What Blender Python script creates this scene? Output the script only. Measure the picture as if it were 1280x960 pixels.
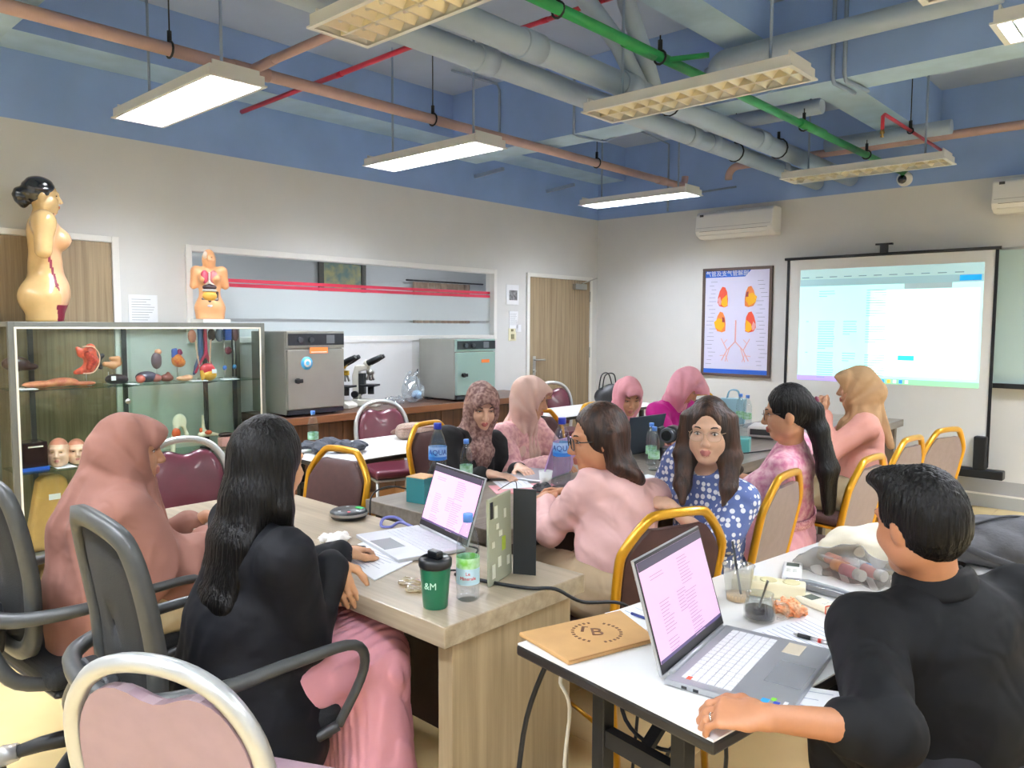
import bpy, bmesh, math, random
import numpy as np
from mathutils import Vector, Matrix
R_ = random.Random(7)
scene = bpy.context.scene
for o in list(bpy.data.objects): bpy.data.objects.remove(o, do_unlink=True)
COL = scene.collection

# ------------------------------------------------------------------ camera, world, exposure
YAW, PITCH, ROLL, FPX = .7415, -.0755, .0045, 965.0
cam_d = bpy.data.cameras.new('camera'); cam = bpy.data.objects.new('camera', cam_d); COL.objects.link(cam)
cam_d.sensor_width = 36; cam_d.lens = FPX/1280*36; cam_d.clip_start = .05
_f = Vector((-math.sin(YAW)*math.cos(PITCH), math.cos(YAW)*math.cos(PITCH), math.sin(PITCH)))
_r = Vector((math.cos(YAW), math.sin(YAW), 0)); _u = _r.cross(_f)
_r, _u = _r*math.cos(ROLL)+_u*math.sin(ROLL), _u*math.cos(ROLL)-_r*math.sin(ROLL)
cam.matrix_world = Matrix(((_r.x,_u.x,-_f.x,5.5),(_r.y,_u.y,-_f.y,0),(_r.z,_u.z,-_f.z,1.52),(0,0,0,1)))
scene.camera = cam
scene.cycles.transparent_max_bounces = 24
w = bpy.data.worlds.new('world'); scene.world = w; w.use_nodes = True
w.node_tree.nodes['Background'].inputs[0].default_value = (.8,.87,1,1)
w.node_tree.nodes['Background'].inputs[1].default_value = .12
vs = scene.view_settings; vs.view_transform = 'Standard'; vs.look = 'None'; vs.gamma = 1; vs.use_curve_mapping = False
vs.exposure = 0.22
LAMP_W = 78.0       # light of one lit ceiling fitting (W)

# ------------------------------------------------------------------ materials
def srgb(h):
    if isinstance(h, str):
        h = h.lstrip('#'); c = [int(h[i:i+2],16)/255 for i in (0,2,4)]
    else: c = h
    return tuple((x/12.92 if x <= .04045 else ((x+.055)/1.055)**2.4) for x in c)+(1,)
MATS = {}
def M(name, col='#888888', rough=.5, metal=0, spec=.5, noise=0, nscale=20, bump=0, bscale=60, emit=0, sheen=0, coat=0, stretch=None, col2=None, detail=3, sss=0, wrinkle=0, wscale=9):
    if name in MATS: return MATS[name]
    m = bpy.data.materials.new(name); m.use_nodes = True; MATS[name] = m
    nt = m.node_tree; b = nt.nodes['Principled BSDF']
    c = srgb(col); b.inputs['Base Color'].default_value = c
    b.inputs['Roughness'].default_value = rough; b.inputs['Metallic'].default_value = metal
    b.inputs['Specular IOR Level'].default_value = spec
    if sheen: b.inputs['Sheen Weight'].default_value = sheen
    if coat: b.inputs['Coat Weight'].default_value = coat; b.inputs['Coat Roughness'].default_value = .08
    if sss:
        b.inputs['Subsurface Weight'].default_value = sss; b.inputs['Subsurface Radius'].default_value = (.012,.005,.003)
    if emit: b.inputs['Emission Color'].default_value = c; b.inputs['Emission Strength'].default_value = emit
    if noise or bump:
        tc = nt.nodes.new('ShaderNodeTexCoord'); src = tc.outputs['Object']
        if stretch:
            mp = nt.nodes.new('ShaderNodeMapping'); mp.inputs['Scale'].default_value = stretch
            nt.links.new(src, mp.inputs[0]); src = mp.outputs[0]
        if noise:
            n = nt.nodes.new('ShaderNodeTexNoise'); n.inputs['Scale'].default_value = nscale; n.inputs['Detail'].default_value = detail
            nt.links.new(src, n.inputs['Vector'])
            r = nt.nodes.new('ShaderNodeValToRGB')
            d = srgb(col2) if col2 else tuple(x*(1-noise) for x in c[:3])+(1,)
            e = c if col2 else tuple(min(1,x*(1+noise*.6)) for x in c[:3])+(1,)
            r.color_ramp.elements[0].position = .35; r.color_ramp.elements[1].position = .65
            r.color_ramp.elements[0].color = d; r.color_ramp.elements[1].color = e
            nt.links.new(n.outputs[0], r.inputs[0]); nt.links.new(r.outputs[0], b.inputs['Base Color'])
        if bump:
            n2 = nt.nodes.new('ShaderNodeTexNoise'); n2.inputs['Scale'].default_value = bscale; n2.inputs['Detail'].default_value = 2
            nt.links.new(src, n2.inputs['Vector'])
            bp = nt.nodes.new('ShaderNodeBump'); bp.inputs['Strength'].default_value = bump; bp.inputs['Distance'].default_value = .01
            nt.links.new(n2.outputs[0], bp.inputs['Height']); nt.links.new(bp.outputs[0], b.inputs['Normal'])
    if wrinkle:
        tc = nt.nodes.new('ShaderNodeTexCoord'); n3 = nt.nodes.new('ShaderNodeTexNoise'); n3.inputs['Scale'].default_value = wscale; n3.inputs['Detail'].default_value = 1.0; n3.inputs['Distortion'].default_value = .7
        nt.links.new(tc.outputs['Object'], n3.inputs['Vector'])
        b3 = nt.nodes.new('ShaderNodeBump'); b3.inputs['Strength'].default_value = wrinkle; b3.inputs['Distance'].default_value = .05
        nt.links.new(n3.outputs[0], b3.inputs['Height'])
        if b.inputs['Normal'].links: nt.links.new(b.inputs['Normal'].links[0].from_socket.node.outputs[0], b.inputs['Normal']); b.inputs['Normal'].links[0].from_node.inputs['Normal'] and nt.links.new(b3.outputs[0], b.inputs['Normal'].links[0].from_node.inputs['Normal'])
        else: nt.links.new(b3.outputs[0], b.inputs['Normal'])
    return m
def Mwood(name, light, dark, axis=0, fine=1.0, rough=.4, coat=0, band=60):
    """laminate with long grain along one object axis"""
    if name in MATS: return MATS[name]
    m = M(name, light, rough, coat=coat); nt = m.node_tree; b = nt.nodes['Principled BSDF']
    tc = nt.nodes.new('ShaderNodeTexCoord'); mp = nt.nodes.new('ShaderNodeMapping')
    s = [band, band, band]; s[axis] = 1.2; mp.inputs['Scale'].default_value = s
    n = nt.nodes.new('ShaderNodeTexNoise'); n.inputs['Scale'].default_value = fine; n.inputs['Detail'].default_value = 5; n.inputs['Roughness'].default_value = .65
    r = nt.nodes.new('ShaderNodeValToRGB'); r.color_ramp.elements[0].position = .32; r.color_ramp.elements[1].position = .68
    r.color_ramp.elements[0].color = srgb(dark); r.color_ramp.elements[1].color = srgb(light)
    nt.links.new(tc.outputs['Object'], mp.inputs[0]); nt.links.new(mp.outputs[0], n.inputs['Vector'])
    nt.links.new(n.outputs[0], r.inputs[0]); nt.links.new(r.outputs[0], b.inputs['Base Color'])
    return m
def Mglass(name, tint='#e8f4f0', strength=.12, rough=.02, body=0.0, bodycol='#ffffff'):
    """thin clear sheet: transparent, fresnel-like gloss, optional milky body"""
    if name in MATS: return MATS[name]
    m = bpy.data.materials.new(name); m.use_nodes = True; MATS[name] = m
    nt = m.node_tree; nt.nodes.clear()
    o = nt.nodes.new('ShaderNodeOutputMaterial'); t = nt.nodes.new('ShaderNodeBsdfTransparent'); t.inputs[0].default_value = srgb(tint)
    g = nt.nodes.new('ShaderNodeBsdfGlossy'); g.inputs['Roughness'].default_value = rough
    lw = nt.nodes.new('ShaderNodeLayerWeight'); lw.inputs[0].default_value = .5
    pw = nt.nodes.new('ShaderNodeMath'); pw.operation = 'POWER'; pw.inputs[1].default_value = 4.0; nt.links.new(lw.outputs['Facing'], pw.inputs[0])
    mul = nt.nodes.new('ShaderNodeMath'); mul.operation = 'MULTIPLY_ADD'; mul.inputs[1].default_value = .6; mul.inputs[2].default_value = strength*.4
    mx = nt.nodes.new('ShaderNodeMixShader'); nt.links.new(pw.outputs[0], mul.inputs[0]); nt.links.new(mul.outputs[0], mx.inputs[0])
    last = t.outputs[0]
    if body:
        d = nt.nodes.new('ShaderNodeBsdfDiffuse'); d.inputs[0].default_value = srgb(bodycol)
        tl = nt.nodes.new('ShaderNodeBsdfTranslucent'); tl.inputs[0].default_value = srgb(bodycol)
        a = nt.nodes.new('ShaderNodeMixShader'); a.inputs[0].default_value = .45
        nt.links.new(d.outputs[0], a.inputs[1]); nt.links.new(tl.outputs[0], a.inputs[2])
        m2 = nt.nodes.new('ShaderNodeMixShader'); m2.inputs[0].default_value = body
        nt.links.new(t.outputs[0], m2.inputs[1]); nt.links.new(a.outputs[0], m2.inputs[2]); last = m2.outputs[0]
    nt.links.new(last, mx.inputs[1]); nt.links.new(g.outputs[0], mx.inputs[2]); nt.links.new(mx.outputs[0], o.inputs[0])
    return m

# ------------------------------------------------------------------ object helpers
def tag(o, label=None, cat=None, group=None, kind=None):
    if label: o['label'] = label
    if cat: o['category'] = cat
    if group: o['group'] = group
    if kind: o['kind'] = kind
    return o
def thing(name, label, cat, loc=(0,0,0), rz=0, group=None):
    o = bpy.data.objects.new(name, None); COL.objects.link(o); o.empty_display_size = .05
    o.location = loc; o.rotation_euler = (0,0,rz)
    return tag(o, label, cat, group)
def copy_tree(o, parent=None):
    c = o.copy(); COL.objects.link(c); c.parent = parent
    for ch in list(o.children): copy_tree(ch, c)
    return c
class MB:
    """collects shapes into one mesh"""
    def __init__(s): s.v=[]; s.f=[]; s.m=[]; s.sm=[]
    def add(s, vs, fs, mi=0, smooth=False):
        k=len(s.v); s.v += [tuple(p) for p in vs]
        for f in fs: s.f.append(tuple(i+k for i in f)); s.m.append(mi); s.sm.append(smooth)
        return s
    def box(s, a, b, mi=0, mat=None):
        x0,y0,z0=a; x1,y1,z1=b
        vs=[(x0,y0,z0),(x1,y0,z0),(x1,y1,z0),(x0,y1,z0),(x0,y0,z1),(x1,y0,z1),(x1,y1,z1),(x0,y1,z1)]
        if mat is not None: vs=[mat@Vector(p) for p in vs]
        return s.add(vs,[(0,3,2,1),(4,5,6,7),(0,1,5,4),(1,2,6,5),(2,3,7,6),(3,0,4,7)],mi)
    def cbox(s, c, h, mi=0, mat=None):
        return s.box([c[i]-h[i] for i in range(3)],[c[i]+h[i] for i in range(3)],mi,mat)
    def obox(s, a, b, w, t, up=(0,0,1), mi=0):
        """bar from a to b, w wide sideways, t thick along up"""
        a=Vector(a); b=Vector(b); d=(b-a); L=d.length; d.normalize(); u=Vector(up); sd=d.cross(u)
        if sd.length<1e-5: sd=d.orthogonal()
        sd.normalize(); u=sd.cross(d)
        m=Matrix(((d.x,sd.x,u.x,a.x),(d.y,sd.y,u.y,a.y),(d.z,sd.z,u.z,a.z),(0,0,0,1)))
        return s.box((0,-w/2,-t/2),(L,w/2,t/2),mi,m)
    def tube(s, pts, r, n=10, mi=0, closed=False, caps=True):
        pts=[Vector(p) for p in pts]; N=len(pts); rs=r if isinstance(r,(list,tuple)) else [r]*N
        ring=[]; prev=None
        for i,p in enumerate(pts):
            if closed: t=(pts[(i+1)%N]-pts[i-1])
            else: t=(pts[min(i+1,N-1)]-pts[max(i-1,0)])
            t.normalize()
            if prev is None: u=t.orthogonal().normalized()
            else:
                u=prev-t*prev.dot(t)
                u=u.normalized() if u.length>1e-6 else t.orthogonal().normalized()
            prev=u; v=t.cross(u)
            ring.append([p+(u*math.cos(2*math.pi*k/n)+v*math.sin(2*math.pi*k/n))*rs[i] for k in range(n)])
        vs=[q for rg in ring for q in rg]; fs=[]
        for i in range(N if closed else N-1):
            j=(i+1)%N
            for k in range(n): fs.append((i*n+k,i*n+(k+1)%n,j*n+(k+1)%n,j*n+k))
        s.add(vs,fs,mi,True)
        if caps and not closed:
            k=len(s.v)-len(vs)
            s.f.append(tuple(k+i for i in reversed(range(n)))); s.m.append(mi); s.sm.append(False)
            s.f.append(tuple(k+(N-1)*n+i for i in range(n))); s.m.append(mi); s.sm.append(False)
        return s
    def cyl(s, a, b, r, n=16, mi=0): return s.tube([a,b],r,n,mi)
    def lathe(s, prof, n=20, mi=0, c=(0,0,0), smooth=True, cap=True):
        """prof: (radius, z) list"""
        vs=[(c[0]+r*math.cos(2*math.pi*k/n),c[1]+r*math.sin(2*math.pi*k/n),c[2]+z) for r,z in prof for k in range(n)]
        fs=[(i*n+k,i*n+(k+1)%n,(i+1)*n+(k+1)%n,(i+1)*n+k) for i in range(len(prof)-1) for k in range(n)]
        s.add(vs,fs,mi,smooth); base=len(s.v)-len(vs)
        if cap:
            s.f.append(tuple(base+i for i in reversed(range(n)))); s.m.append(mi); s.sm.append(False)
            e=base+(len(prof)-1)*n; s.f.append(tuple(e+i for i in range(n))); s.m.append(mi); s.sm.append(False)
        return s
    def prism(s, poly, h0, h1, axis=2, mi=0, mat=None):
        """poly of 2D points extruded along axis"""
        def P(p,h):
            q={2:(p[0],p[1],h),1:(p[0],h,p[1]),0:(h,p[0],p[1])}[axis]
            return tuple(mat@Vector(q)) if mat is not None else q
        n=len(poly); vs=[P(p,h0) for p in poly]+[P(p,h1) for p in poly]
        fs=[tuple(reversed(range(n))),tuple(range(n,2*n))]+[(i,(i+1)%n,n+(i+1)%n,n+i) for i in range(n)]
        return s.add(vs,fs,mi)
    def quad(s,a,b,c,d,mi=0): return s.add([a,b,c,d],[(0,1,2,3)],mi)
    def ball(s,c,r,n=14,mi=0,mat=None):
        r=r if isinstance(r,(list,tuple)) else (r,r,r); vs=[]; fs=[]; h=n//2
        for i in range(h+1):
            a=math.pi*i/h
            for k in range(n):
                b=2*math.pi*k/n; p=Vector((r[0]*math.sin(a)*math.cos(b),r[1]*math.sin(a)*math.sin(b),r[2]*math.cos(a)))
                if mat is not None: p=mat@p
                vs.append((c[0]+p[0],c[1]+p[1],c[2]+p[2]))
        for i in range(h):
            for k in range(n): fs.append((i*n+k,(i+1)*n+k,(i+1)*n+(k+1)%n,i*n+(k+1)%n))
        return s.add(vs,fs,mi,True)
    def grid(s, fn, nu, nv, mi=0, smooth=True, closed_u=False):
        vs=[fn(i/(nu if closed_u else nu-1), j/(nv-1)) for i in range(nu) for j in range(nv)]; fs=[]
        for i in range(nu if closed_u else nu-1):
            for j in range(nv-1):
                a=i*nv+j; b=((i+1)%nu)*nv+j; fs.append((a,b,b+1,a+1))
        return s.add(vs,fs,mi,smooth)
    def mesh(s, name, mats):
        me=bpy.data.meshes.new(name); me.from_pydata(s.v,[],s.f)
        mats=mats if isinstance(mats,(list,tuple)) else [mats]
        for m in mats: me.materials.append(m)
        me.polygons.foreach_set('material_index',s.m); me.polygons.foreach_set('use_smooth',s.sm)
        me.update(); return me
    def build(s, name, mats, parent=None, bevel=0, loc=None, rot=None, seg=2, solid=0, weld=False):
        me=s.mesh(name,mats)
        bm=bmesh.new(); bm.from_mesh(me)
        if weld: bmesh.ops.remove_doubles(bm,verts=bm.verts,dist=1e-5)
        bmesh.ops.recalc_face_normals(bm,faces=bm.faces); bm.to_mesh(me); bm.free()
        o=bpy.data.objects.new(name,me); COL.objects.link(o); o.parent=parent
        if loc: o.location=loc
        if rot: o.rotation_euler=rot
        if solid:
            md=o.modifiers.new('solid','SOLIDIFY'); md.thickness=solid; md.offset=0
        if bevel:
            md=o.modifiers.new('bevel','BEVEL'); md.width=bevel; md.segments=seg; md.limit_method='ANGLE'; md.angle_limit=math.radians(40)
            md.harden_normals=False
        return o
def curve_pts(pts, n=8, closed=False):
    """Catmull-Rom through pts"""
    P=[Vector(p) for p in pts]; out=[]; N=len(P)
    rng=range(N if closed else N-1)
    for i in rng:
        if closed: p0,p1,p2,p3=P[i-1],P[i],P[(i+1)%N],P[(i+2)%N]
        else: p0,p1,p2,p3=P[max(i-1,0)],P[i],P[i+1],P[min(i+2,N-1)]
        for k in range(n):
            t=k/n; out.append(.5*((2*p1)+(p2-p0)*t+(2*p0-5*p1+4*p2-p3)*t*t+(3*p1-p0-3*p2+p3)*t**3))
    if not closed: out.append(P[-1])
    return out
def text_mesh(body, size, name='lettering', mat=None, parent=None, loc=(0,0,0), rot=(0,0,0), depth=.0004, align='CENTER', sx=1):
    cu=bpy.data.curves.new(name,'FONT'); cu.body=body; cu.size=size; cu.align_x=align; cu.align_y='CENTER'; cu.extrude=depth; cu.resolution_u=2
    t=bpy.data.objects.new(name,cu); COL.objects.link(t); dg=bpy.context.evaluated_depsgraph_get()
    me=bpy.data.meshes.new_from_object(t.evaluated_get(dg)); bpy.data.objects.remove(t,do_unlink=True)
    me.materials.clear(); me.materials.append(mat); o=bpy.data.objects.new(name,me); COL.objects.link(o)
    o.parent=parent; o.location=loc; o.rotation_euler=rot; o.scale=(sx,1,1); return o
def bent_text(o, r, z0=0):
    """wrap a flat text mesh (x across, y up) round a vertical cylinder of radius r facing -y"""
    for v in o.data.vertices:
        a=v.co.x/r; y=v.co.y; d=v.co.z
        v.co=Vector(((r+d)*math.sin(a),-(r+d)*math.cos(a),y))
    o.rotation_euler=(0,0,0)

# ------------------------------------------------------------------ smooth-union solids meshed by surface nets
def _n(v): v=np.asarray(v,np.float64); return v/max(np.linalg.norm(v),1e-9)
class SDF:
    def __init__(s): s.p=[]
    def _a(s, lo, hi, fn, k, op): s.p.append((np.array(lo,float),np.array(hi,float),fn,k,op)); return s
    def rc(s,a,b,ra,rb=None,k=.02,op='u'):
        a=np.array(a,float); b=np.array(b,float); rb=ra if rb is None else rb; ab=b-a; L2=max(ab@ab,1e-12); m=max(ra,rb)
        def fn(X,Y,Z):
            t=np.clip(((X-a[0])*ab[0]+(Y-a[1])*ab[1]+(Z-a[2])*ab[2])/L2,0,1)
            return np.sqrt((X-a[0]-t*ab[0])**2+(Y-a[1]-t*ab[1])**2+(Z-a[2]-t*ab[2])**2)-(ra+(rb-ra)*t)
        return s._a(np.minimum(a,b)-m,np.maximum(a,b)+m,fn,k,op)
    def chain(s,pts,rs,k=.02,op='u'):
        for i in range(len(pts)-1): s.rc(pts[i],pts[i+1],rs[i],rs[i+1],k,op)
        return s
    def el(s,c,r,ax=None,k=.02,op='u'):
        """ellipsoid, ax = rows of unit axes for the three radii"""
        c=np.array(c,float); r=np.array([r]*3 if np.isscalar(r) else r,float); A=np.eye(3) if ax is None else np.array(ax,float)
        ext=np.sqrt(((A*r[:,None])**2).sum(0)); mn=r.min()
        def fn(X,Y,Z):
            dx,dy,dz=X-c[0],Y-c[1],Z-c[2]; k0=0; k1=0
            for i in range(3):
                q=dx*A[i,0]+dy*A[i,1]+dz*A[i,2]; k0=k0+(q/r[i])**2; k1=k1+(q/r[i]**2)**2
            k0=np.sqrt(k0); return k0*(k0-1)/np.maximum(np.sqrt(k1),1e-6)
        return s._a(c-ext,c+ext,fn,k,op)
    def ec(s,a,b,wa,wb,side,k=.03,op='u'):
        """cone of elliptical section; wa=(half width along side, half depth) at a"""
        a=np.array(a,float); b=np.array(b,float); d=b-a; L=np.linalg.norm(d); d=d/L
        sd=np.array(side,float); sd=_n(sd-d*(sd@d)); fw=np.cross(d,sd); m=max(*wa,*wb)
        def fn(X,Y,Z):
            px,py,pz=X-a[0],Y-a[1],Z-a[2]; h=px*d[0]+py*d[1]+pz*d[2]; t=np.clip(h/L,0,1)
            w=wa[0]+(wb[0]-wa[0])*t; e=wa[1]+(wb[1]-wa[1])*t
            u=px*sd[0]+py*sd[1]+pz*sd[2]; v=px*fw[0]+py*fw[1]+pz*fw[2]
            g=h-t*L; q=np.sqrt((u/w)**2+(v/e)**2+(g/np.minimum(w,e))**2)
            q1=np.sqrt((u/w**2)**2+(v/e**2)**2+(g/np.minimum(w,e)**2)**2)
            return q*(q-1)/np.maximum(q1,1e-6)
        return s._a(np.minimum(a,b)-m,np.maximum(a,b)+m,fn,k,op)
    def bx(s,c,h,ax=None,r=.01,k=.02,op='u'):
        c=np.array(c,float); h=np.array(h,float); A=np.eye(3) if ax is None else np.array(ax,float); ext=(np.abs(A)*h[:,None]).sum(0)+r
        def fn(X,Y,Z):
            dx,dy,dz=X-c[0],Y-c[1],Z-c[2]
            q=[np.abs(dx*A[i,0]+dy*A[i,1]+dz*A[i,2])-h[i]+r for i in range(3)]
            return np.sqrt(sum(np.maximum(x,0)**2 for x in q))+np.minimum(np.maximum(np.maximum(q[0],q[1]),q[2]),0)-r
        return s._a(c-ext,c+ext,fn,k,op)
    def cut(s,p,n,k=.004):
        """keep the side the normal points away from"""
        p=np.array(p,float); n=_n(n)
        s.p.append((None,None,lambda X,Y,Z:-((X-p[0])*n[0]+(Y-p[1])*n[1]+(Z-p[2])*n[2]),k,'s')); return s
    def field(s, lo, hi, cell, disp=None):
        lo=np.array(lo,float); hi=np.array(hi,float); n=np.maximum(np.ceil((hi-lo)/cell).astype(int)+1,4)
        ax=[(lo[i]+np.arange(n[i])*cell).astype(np.float32) for i in range(3)]
        D=np.full(n,.25,np.float32)
        for (l,h,fn,k,op) in s.p:
            if l is None: sl=[slice(0,n[i]) for i in range(3)]
            else:
                mg=k+3*cell
                i0=np.maximum(np.floor((l-mg-lo)/cell).astype(int),0); i1=np.minimum(np.ceil((h+mg-lo)/cell).astype(int)+1,n)
                if (i1<=i0).any(): continue
                sl=[slice(i0[i],i1[i]) for i in range(3)]
            d=fn(ax[0][sl[0]][:,None,None],ax[1][sl[1]][None,:,None],ax[2][sl[2]][None,None,:]).astype(np.float32)
            g=D[tuple(sl)]
            if op=='u':
                hh=np.maximum(k-np.abs(g-d),0)/k; D[tuple(sl)]=np.minimum(g,d)-hh*hh*k*.25
            elif op=='s':
                d=-d; hh=np.maximum(k-np.abs(g-d),0)/k; D[tuple(sl)]=np.maximum(g,d)+hh*hh*k*.25
        if disp is not None: D=D+disp(ax[0][:,None,None],ax[1][None,:,None],ax[2][None,None,:]).astype(np.float32)
        return D,lo
    def bounds(s):
        P=[q for q in s.p if q[4]=='u' and q[0] is not None]
        return np.min([q[0] for q in P],0),np.max([q[1] for q in P],0)
    def polys(s, cell, lo=None, hi=None, disp=None):
        if lo is None:
            lo,hi=s.bounds(); lo=lo-.03; hi=hi+.03
        D,lo=s.field(lo,hi,cell,disp); return nets(D,lo,cell)
def nets(D,lo,cell):
    n=D.shape; I=D<0
    acc=np.zeros([n[0]-1,n[1]-1,n[2]-1],np.int8)
    for a in (0,1):
        for b in (0,1):
            for c in (0,1): acc+=I[a:n[0]-1+a,b:n[1]-1+b,c:n[2]-1+c]
    mix=(acc>0)&(acc<8); idx=np.full(mix.shape,-1,np.int64); ci=np.argwhere(mix); idx[mix]=np.arange(len(ci))
    if not len(ci): return np.zeros((0,3)),np.zeros((0,4),int)
    cv={}
    for a in (0,1):
        for b in (0,1):
            for c in (0,1): cv[a,b,c]=D[ci[:,0]+a,ci[:,1]+b,ci[:,2]+c]
    S=np.zeros((len(ci),3)); N=np.zeros(len(ci))
    for k in cv:
        for ax in range(3):
            if k[ax]==0:
                k2=list(k); k2[ax]=1; v0=cv[k]; v1=cv[tuple(k2)]; x=(v0<0)!=(v1<0)
                t=np.where(x,v0/np.where(x,v0-v1,1),0); p=np.tile(np.array(k,float),(len(ci),1)); p[:,ax]=t
                S+=p*x[:,None]; N+=x
    V=(S/N[:,None]+ci)*cell+lo; Q=[]
    for ax in range(3):
        o=[(1,0,0),(0,1,0),(0,0,1)]; b,c=(ax+1)%3,(ax+2)%3
        sl0=[slice(1,-1)]*3; sl0[ax]=slice(0,-1); sl1=[slice(1,-1)]*3; sl1[ax]=slice(1,None)
        A=I[tuple(sl0)]; B=I[tuple(sl1)]; ch=np.argwhere(A!=B)
        if not len(ch): continue
        fl=A[ch[:,0],ch[:,1],ch[:,2]]; base=ch.copy(); base[:,b]+=1; base[:,c]+=1
        def g(db,dc):
            q=base.copy(); q[:,b]-=db; q[:,c]-=dc; return idx[q[:,0],q[:,1],q[:,2]]
        q=np.stack([g(1,1),g(0,1),g(0,0),g(1,0)],1); q[~fl]=q[~fl][:,::-1]; Q.append(q)
    Q=np.concatenate(Q); Q=Q[(Q>=0).all(1)]
    return V,Q
def np_obj(name, V, Q, mats, parent=None, origin=(0,0,0), matfn=None, smooth=True):
    me=bpy.data.meshes.new(name); V=V-np.array(origin)
    me.vertices.add(len(V)); me.vertices.foreach_set('co',V.astype(np.float32).ravel())
    me.loops.add(Q.size); me.loops.foreach_set('vertex_index',Q.ravel().astype(np.int32))
    me.polygons.add(len(Q)); me.polygons.foreach_set('loop_start',np.arange(0,Q.size,4,dtype=np.int32))
    try: me.polygons.foreach_set('loop_total',np.full(len(Q),4,np.int32))
    except Exception: pass
    mats=mats if isinstance(mats,(list,tuple)) else [mats]
    for m in mats: me.materials.append(m)
    if matfn is not None: me.polygons.foreach_set('material_index',matfn(V[Q].mean(1)+np.array(origin)).astype(np.int32))
    me.polygons.foreach_set('use_smooth',np.full(len(Q),smooth)); me.update(calc_edges=True); me.validate()
    o=bpy.data.objects.new(name,me); COL.objects.link(o); o.parent=parent; return o
# ================================================================== structure
RX, RY0, RY1, SLAB, BLUE = 8.4, -3.2, 7.5, 3.55, 2.764
m_wall = M('wall_paint', '#d9d9d6', .65, noise=.02, nscale=3)
m_blue = M('blue_paint', '#90aede', .6, noise=.06, nscale=2.5)
m_sof = M('soffit_lit_tone', '#a6c2d6', .6, noise=.10, nscale=5, stretch=(1,1,1))  # underside paler than the beam faces: bounced lamp light put into the colour
m_slab = M('slab_paint', '#a3b3cb', .7, noise=.04, nscale=3)
m_white = M('white_trim', '#ecebe6', .45)
m_tile = M('floor_tile_glaze', '#dfc48c', .22, noise=.10, nscale=2.2, spec=.5)
m_grout = M('grout', '#b49a68', .8)
m_base = M('skirting', '#aeb2b2', .45)

fl = MB().box((-.0,RY0,-.06),(RX,RY1,-.004)).build('floor', m_grout); tag(fl, kind='structure')
ts=.6; tile_me=None
nx=int(RX/ts)+1; ny=int((RY1-RY0)/ts)+1
for i in range(nx):
    for j in range(ny):
        x0=i*ts; y0=RY0+j*ts; x1=min(x0+ts,RX); y1=min(y0+ts,RY1)
        if x1-x0<.02 or y1-y0<.02: continue
        full=abs(x1-x0-ts)<1e-6 and abs(y1-y0-ts)<1e-6
        if full and tile_me is None:
            tile_me=MB().box((.0015,.0015,-.02),(ts-.0015,ts-.0015,0)).mesh('floor_tile',m_tile)
        me=tile_me if full else MB().box((.0015,.0015,-.02),(x1-x0-.0015,y1-y0-.0015,0)).mesh('floor_tile',m_tile)
        o=bpy.data.objects.new('floor_tile',me); COL.objects.link(o); o.parent=fl; o.location=(x0,y0,0)

WY0,WY1,WZ0,WZ1 = 2.53,5.755,1.38,2.09
wl=MB()
for a,b in (((-.12,RY0,0),(0,RY1,WZ0)),((-.12,RY0,WZ0),(0,WY0,WZ1)),((-.12,WY1,WZ0),(0,RY1,WZ1)),((-.12,RY0,WZ1),(0,RY1,BLUE))): wl.box(a,b,0)
wl.box((-.12,RY0,BLUE),(0,RY1,SLAB),1)
tag(wl.build('wall_left',[m_wall,m_blue]),kind='structure')
tag(MB().box((0,RY1,0),(RX,RY1+.12,BLUE),0).box((0,RY1,BLUE),(RX,RY1+.12,SLAB),1).build('wall_back',[m_wall,m_blue]),kind='structure')
tag(MB().box((RX,RY0,0),(RX+.12,RY1,BLUE),0).box((RX,RY0,BLUE),(RX+.12,RY1,SLAB),1).build('wall_right',[m_wall,m_blue]),kind='structure')
tag(MB().box((0,RY0-.12,0),(RX,RY0,BLUE),0).box((0,RY0-.12,BLUE),(RX,RY0,SLAB),1).build('wall_front',[m_wall,m_blue]),kind='structure')
tag(MB().box((0,RY0,SLAB),(RX,RY1,SLAB+.12)).build('ceiling',m_slab),kind='structure')
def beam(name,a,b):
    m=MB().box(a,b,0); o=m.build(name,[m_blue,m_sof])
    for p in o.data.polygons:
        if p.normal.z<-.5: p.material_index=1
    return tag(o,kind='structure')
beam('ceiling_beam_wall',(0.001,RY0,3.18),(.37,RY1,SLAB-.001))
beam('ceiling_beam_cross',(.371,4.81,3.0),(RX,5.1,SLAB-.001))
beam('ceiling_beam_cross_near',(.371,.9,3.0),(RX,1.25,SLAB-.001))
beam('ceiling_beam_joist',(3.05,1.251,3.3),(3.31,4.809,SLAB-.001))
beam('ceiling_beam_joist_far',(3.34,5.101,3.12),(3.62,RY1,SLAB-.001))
# skirting along the back and left walls
tag(MB().box((.02,RY1-.014,0),(RX,RY1,.105),0).box((.02,RY1-.018,.105),(RX,RY1,.12),1).build('baseboard_back',[m_base,m_white],bevel=.002),kind='structure')
tag(MB().box((0,RY0,0),(.014,.9,.105),0).box((0,2.12,0),(.014,6.2,.105),0).build('baseboard_left',[m_base,m_white],bevel=.002),kind='structure')
tag(MB().box((2.2,RY1-.006,.12),(RX,RY1,.235)).build('trim_1',M('grey_dado','#a8a9aa',.6)),kind='structure')

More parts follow.
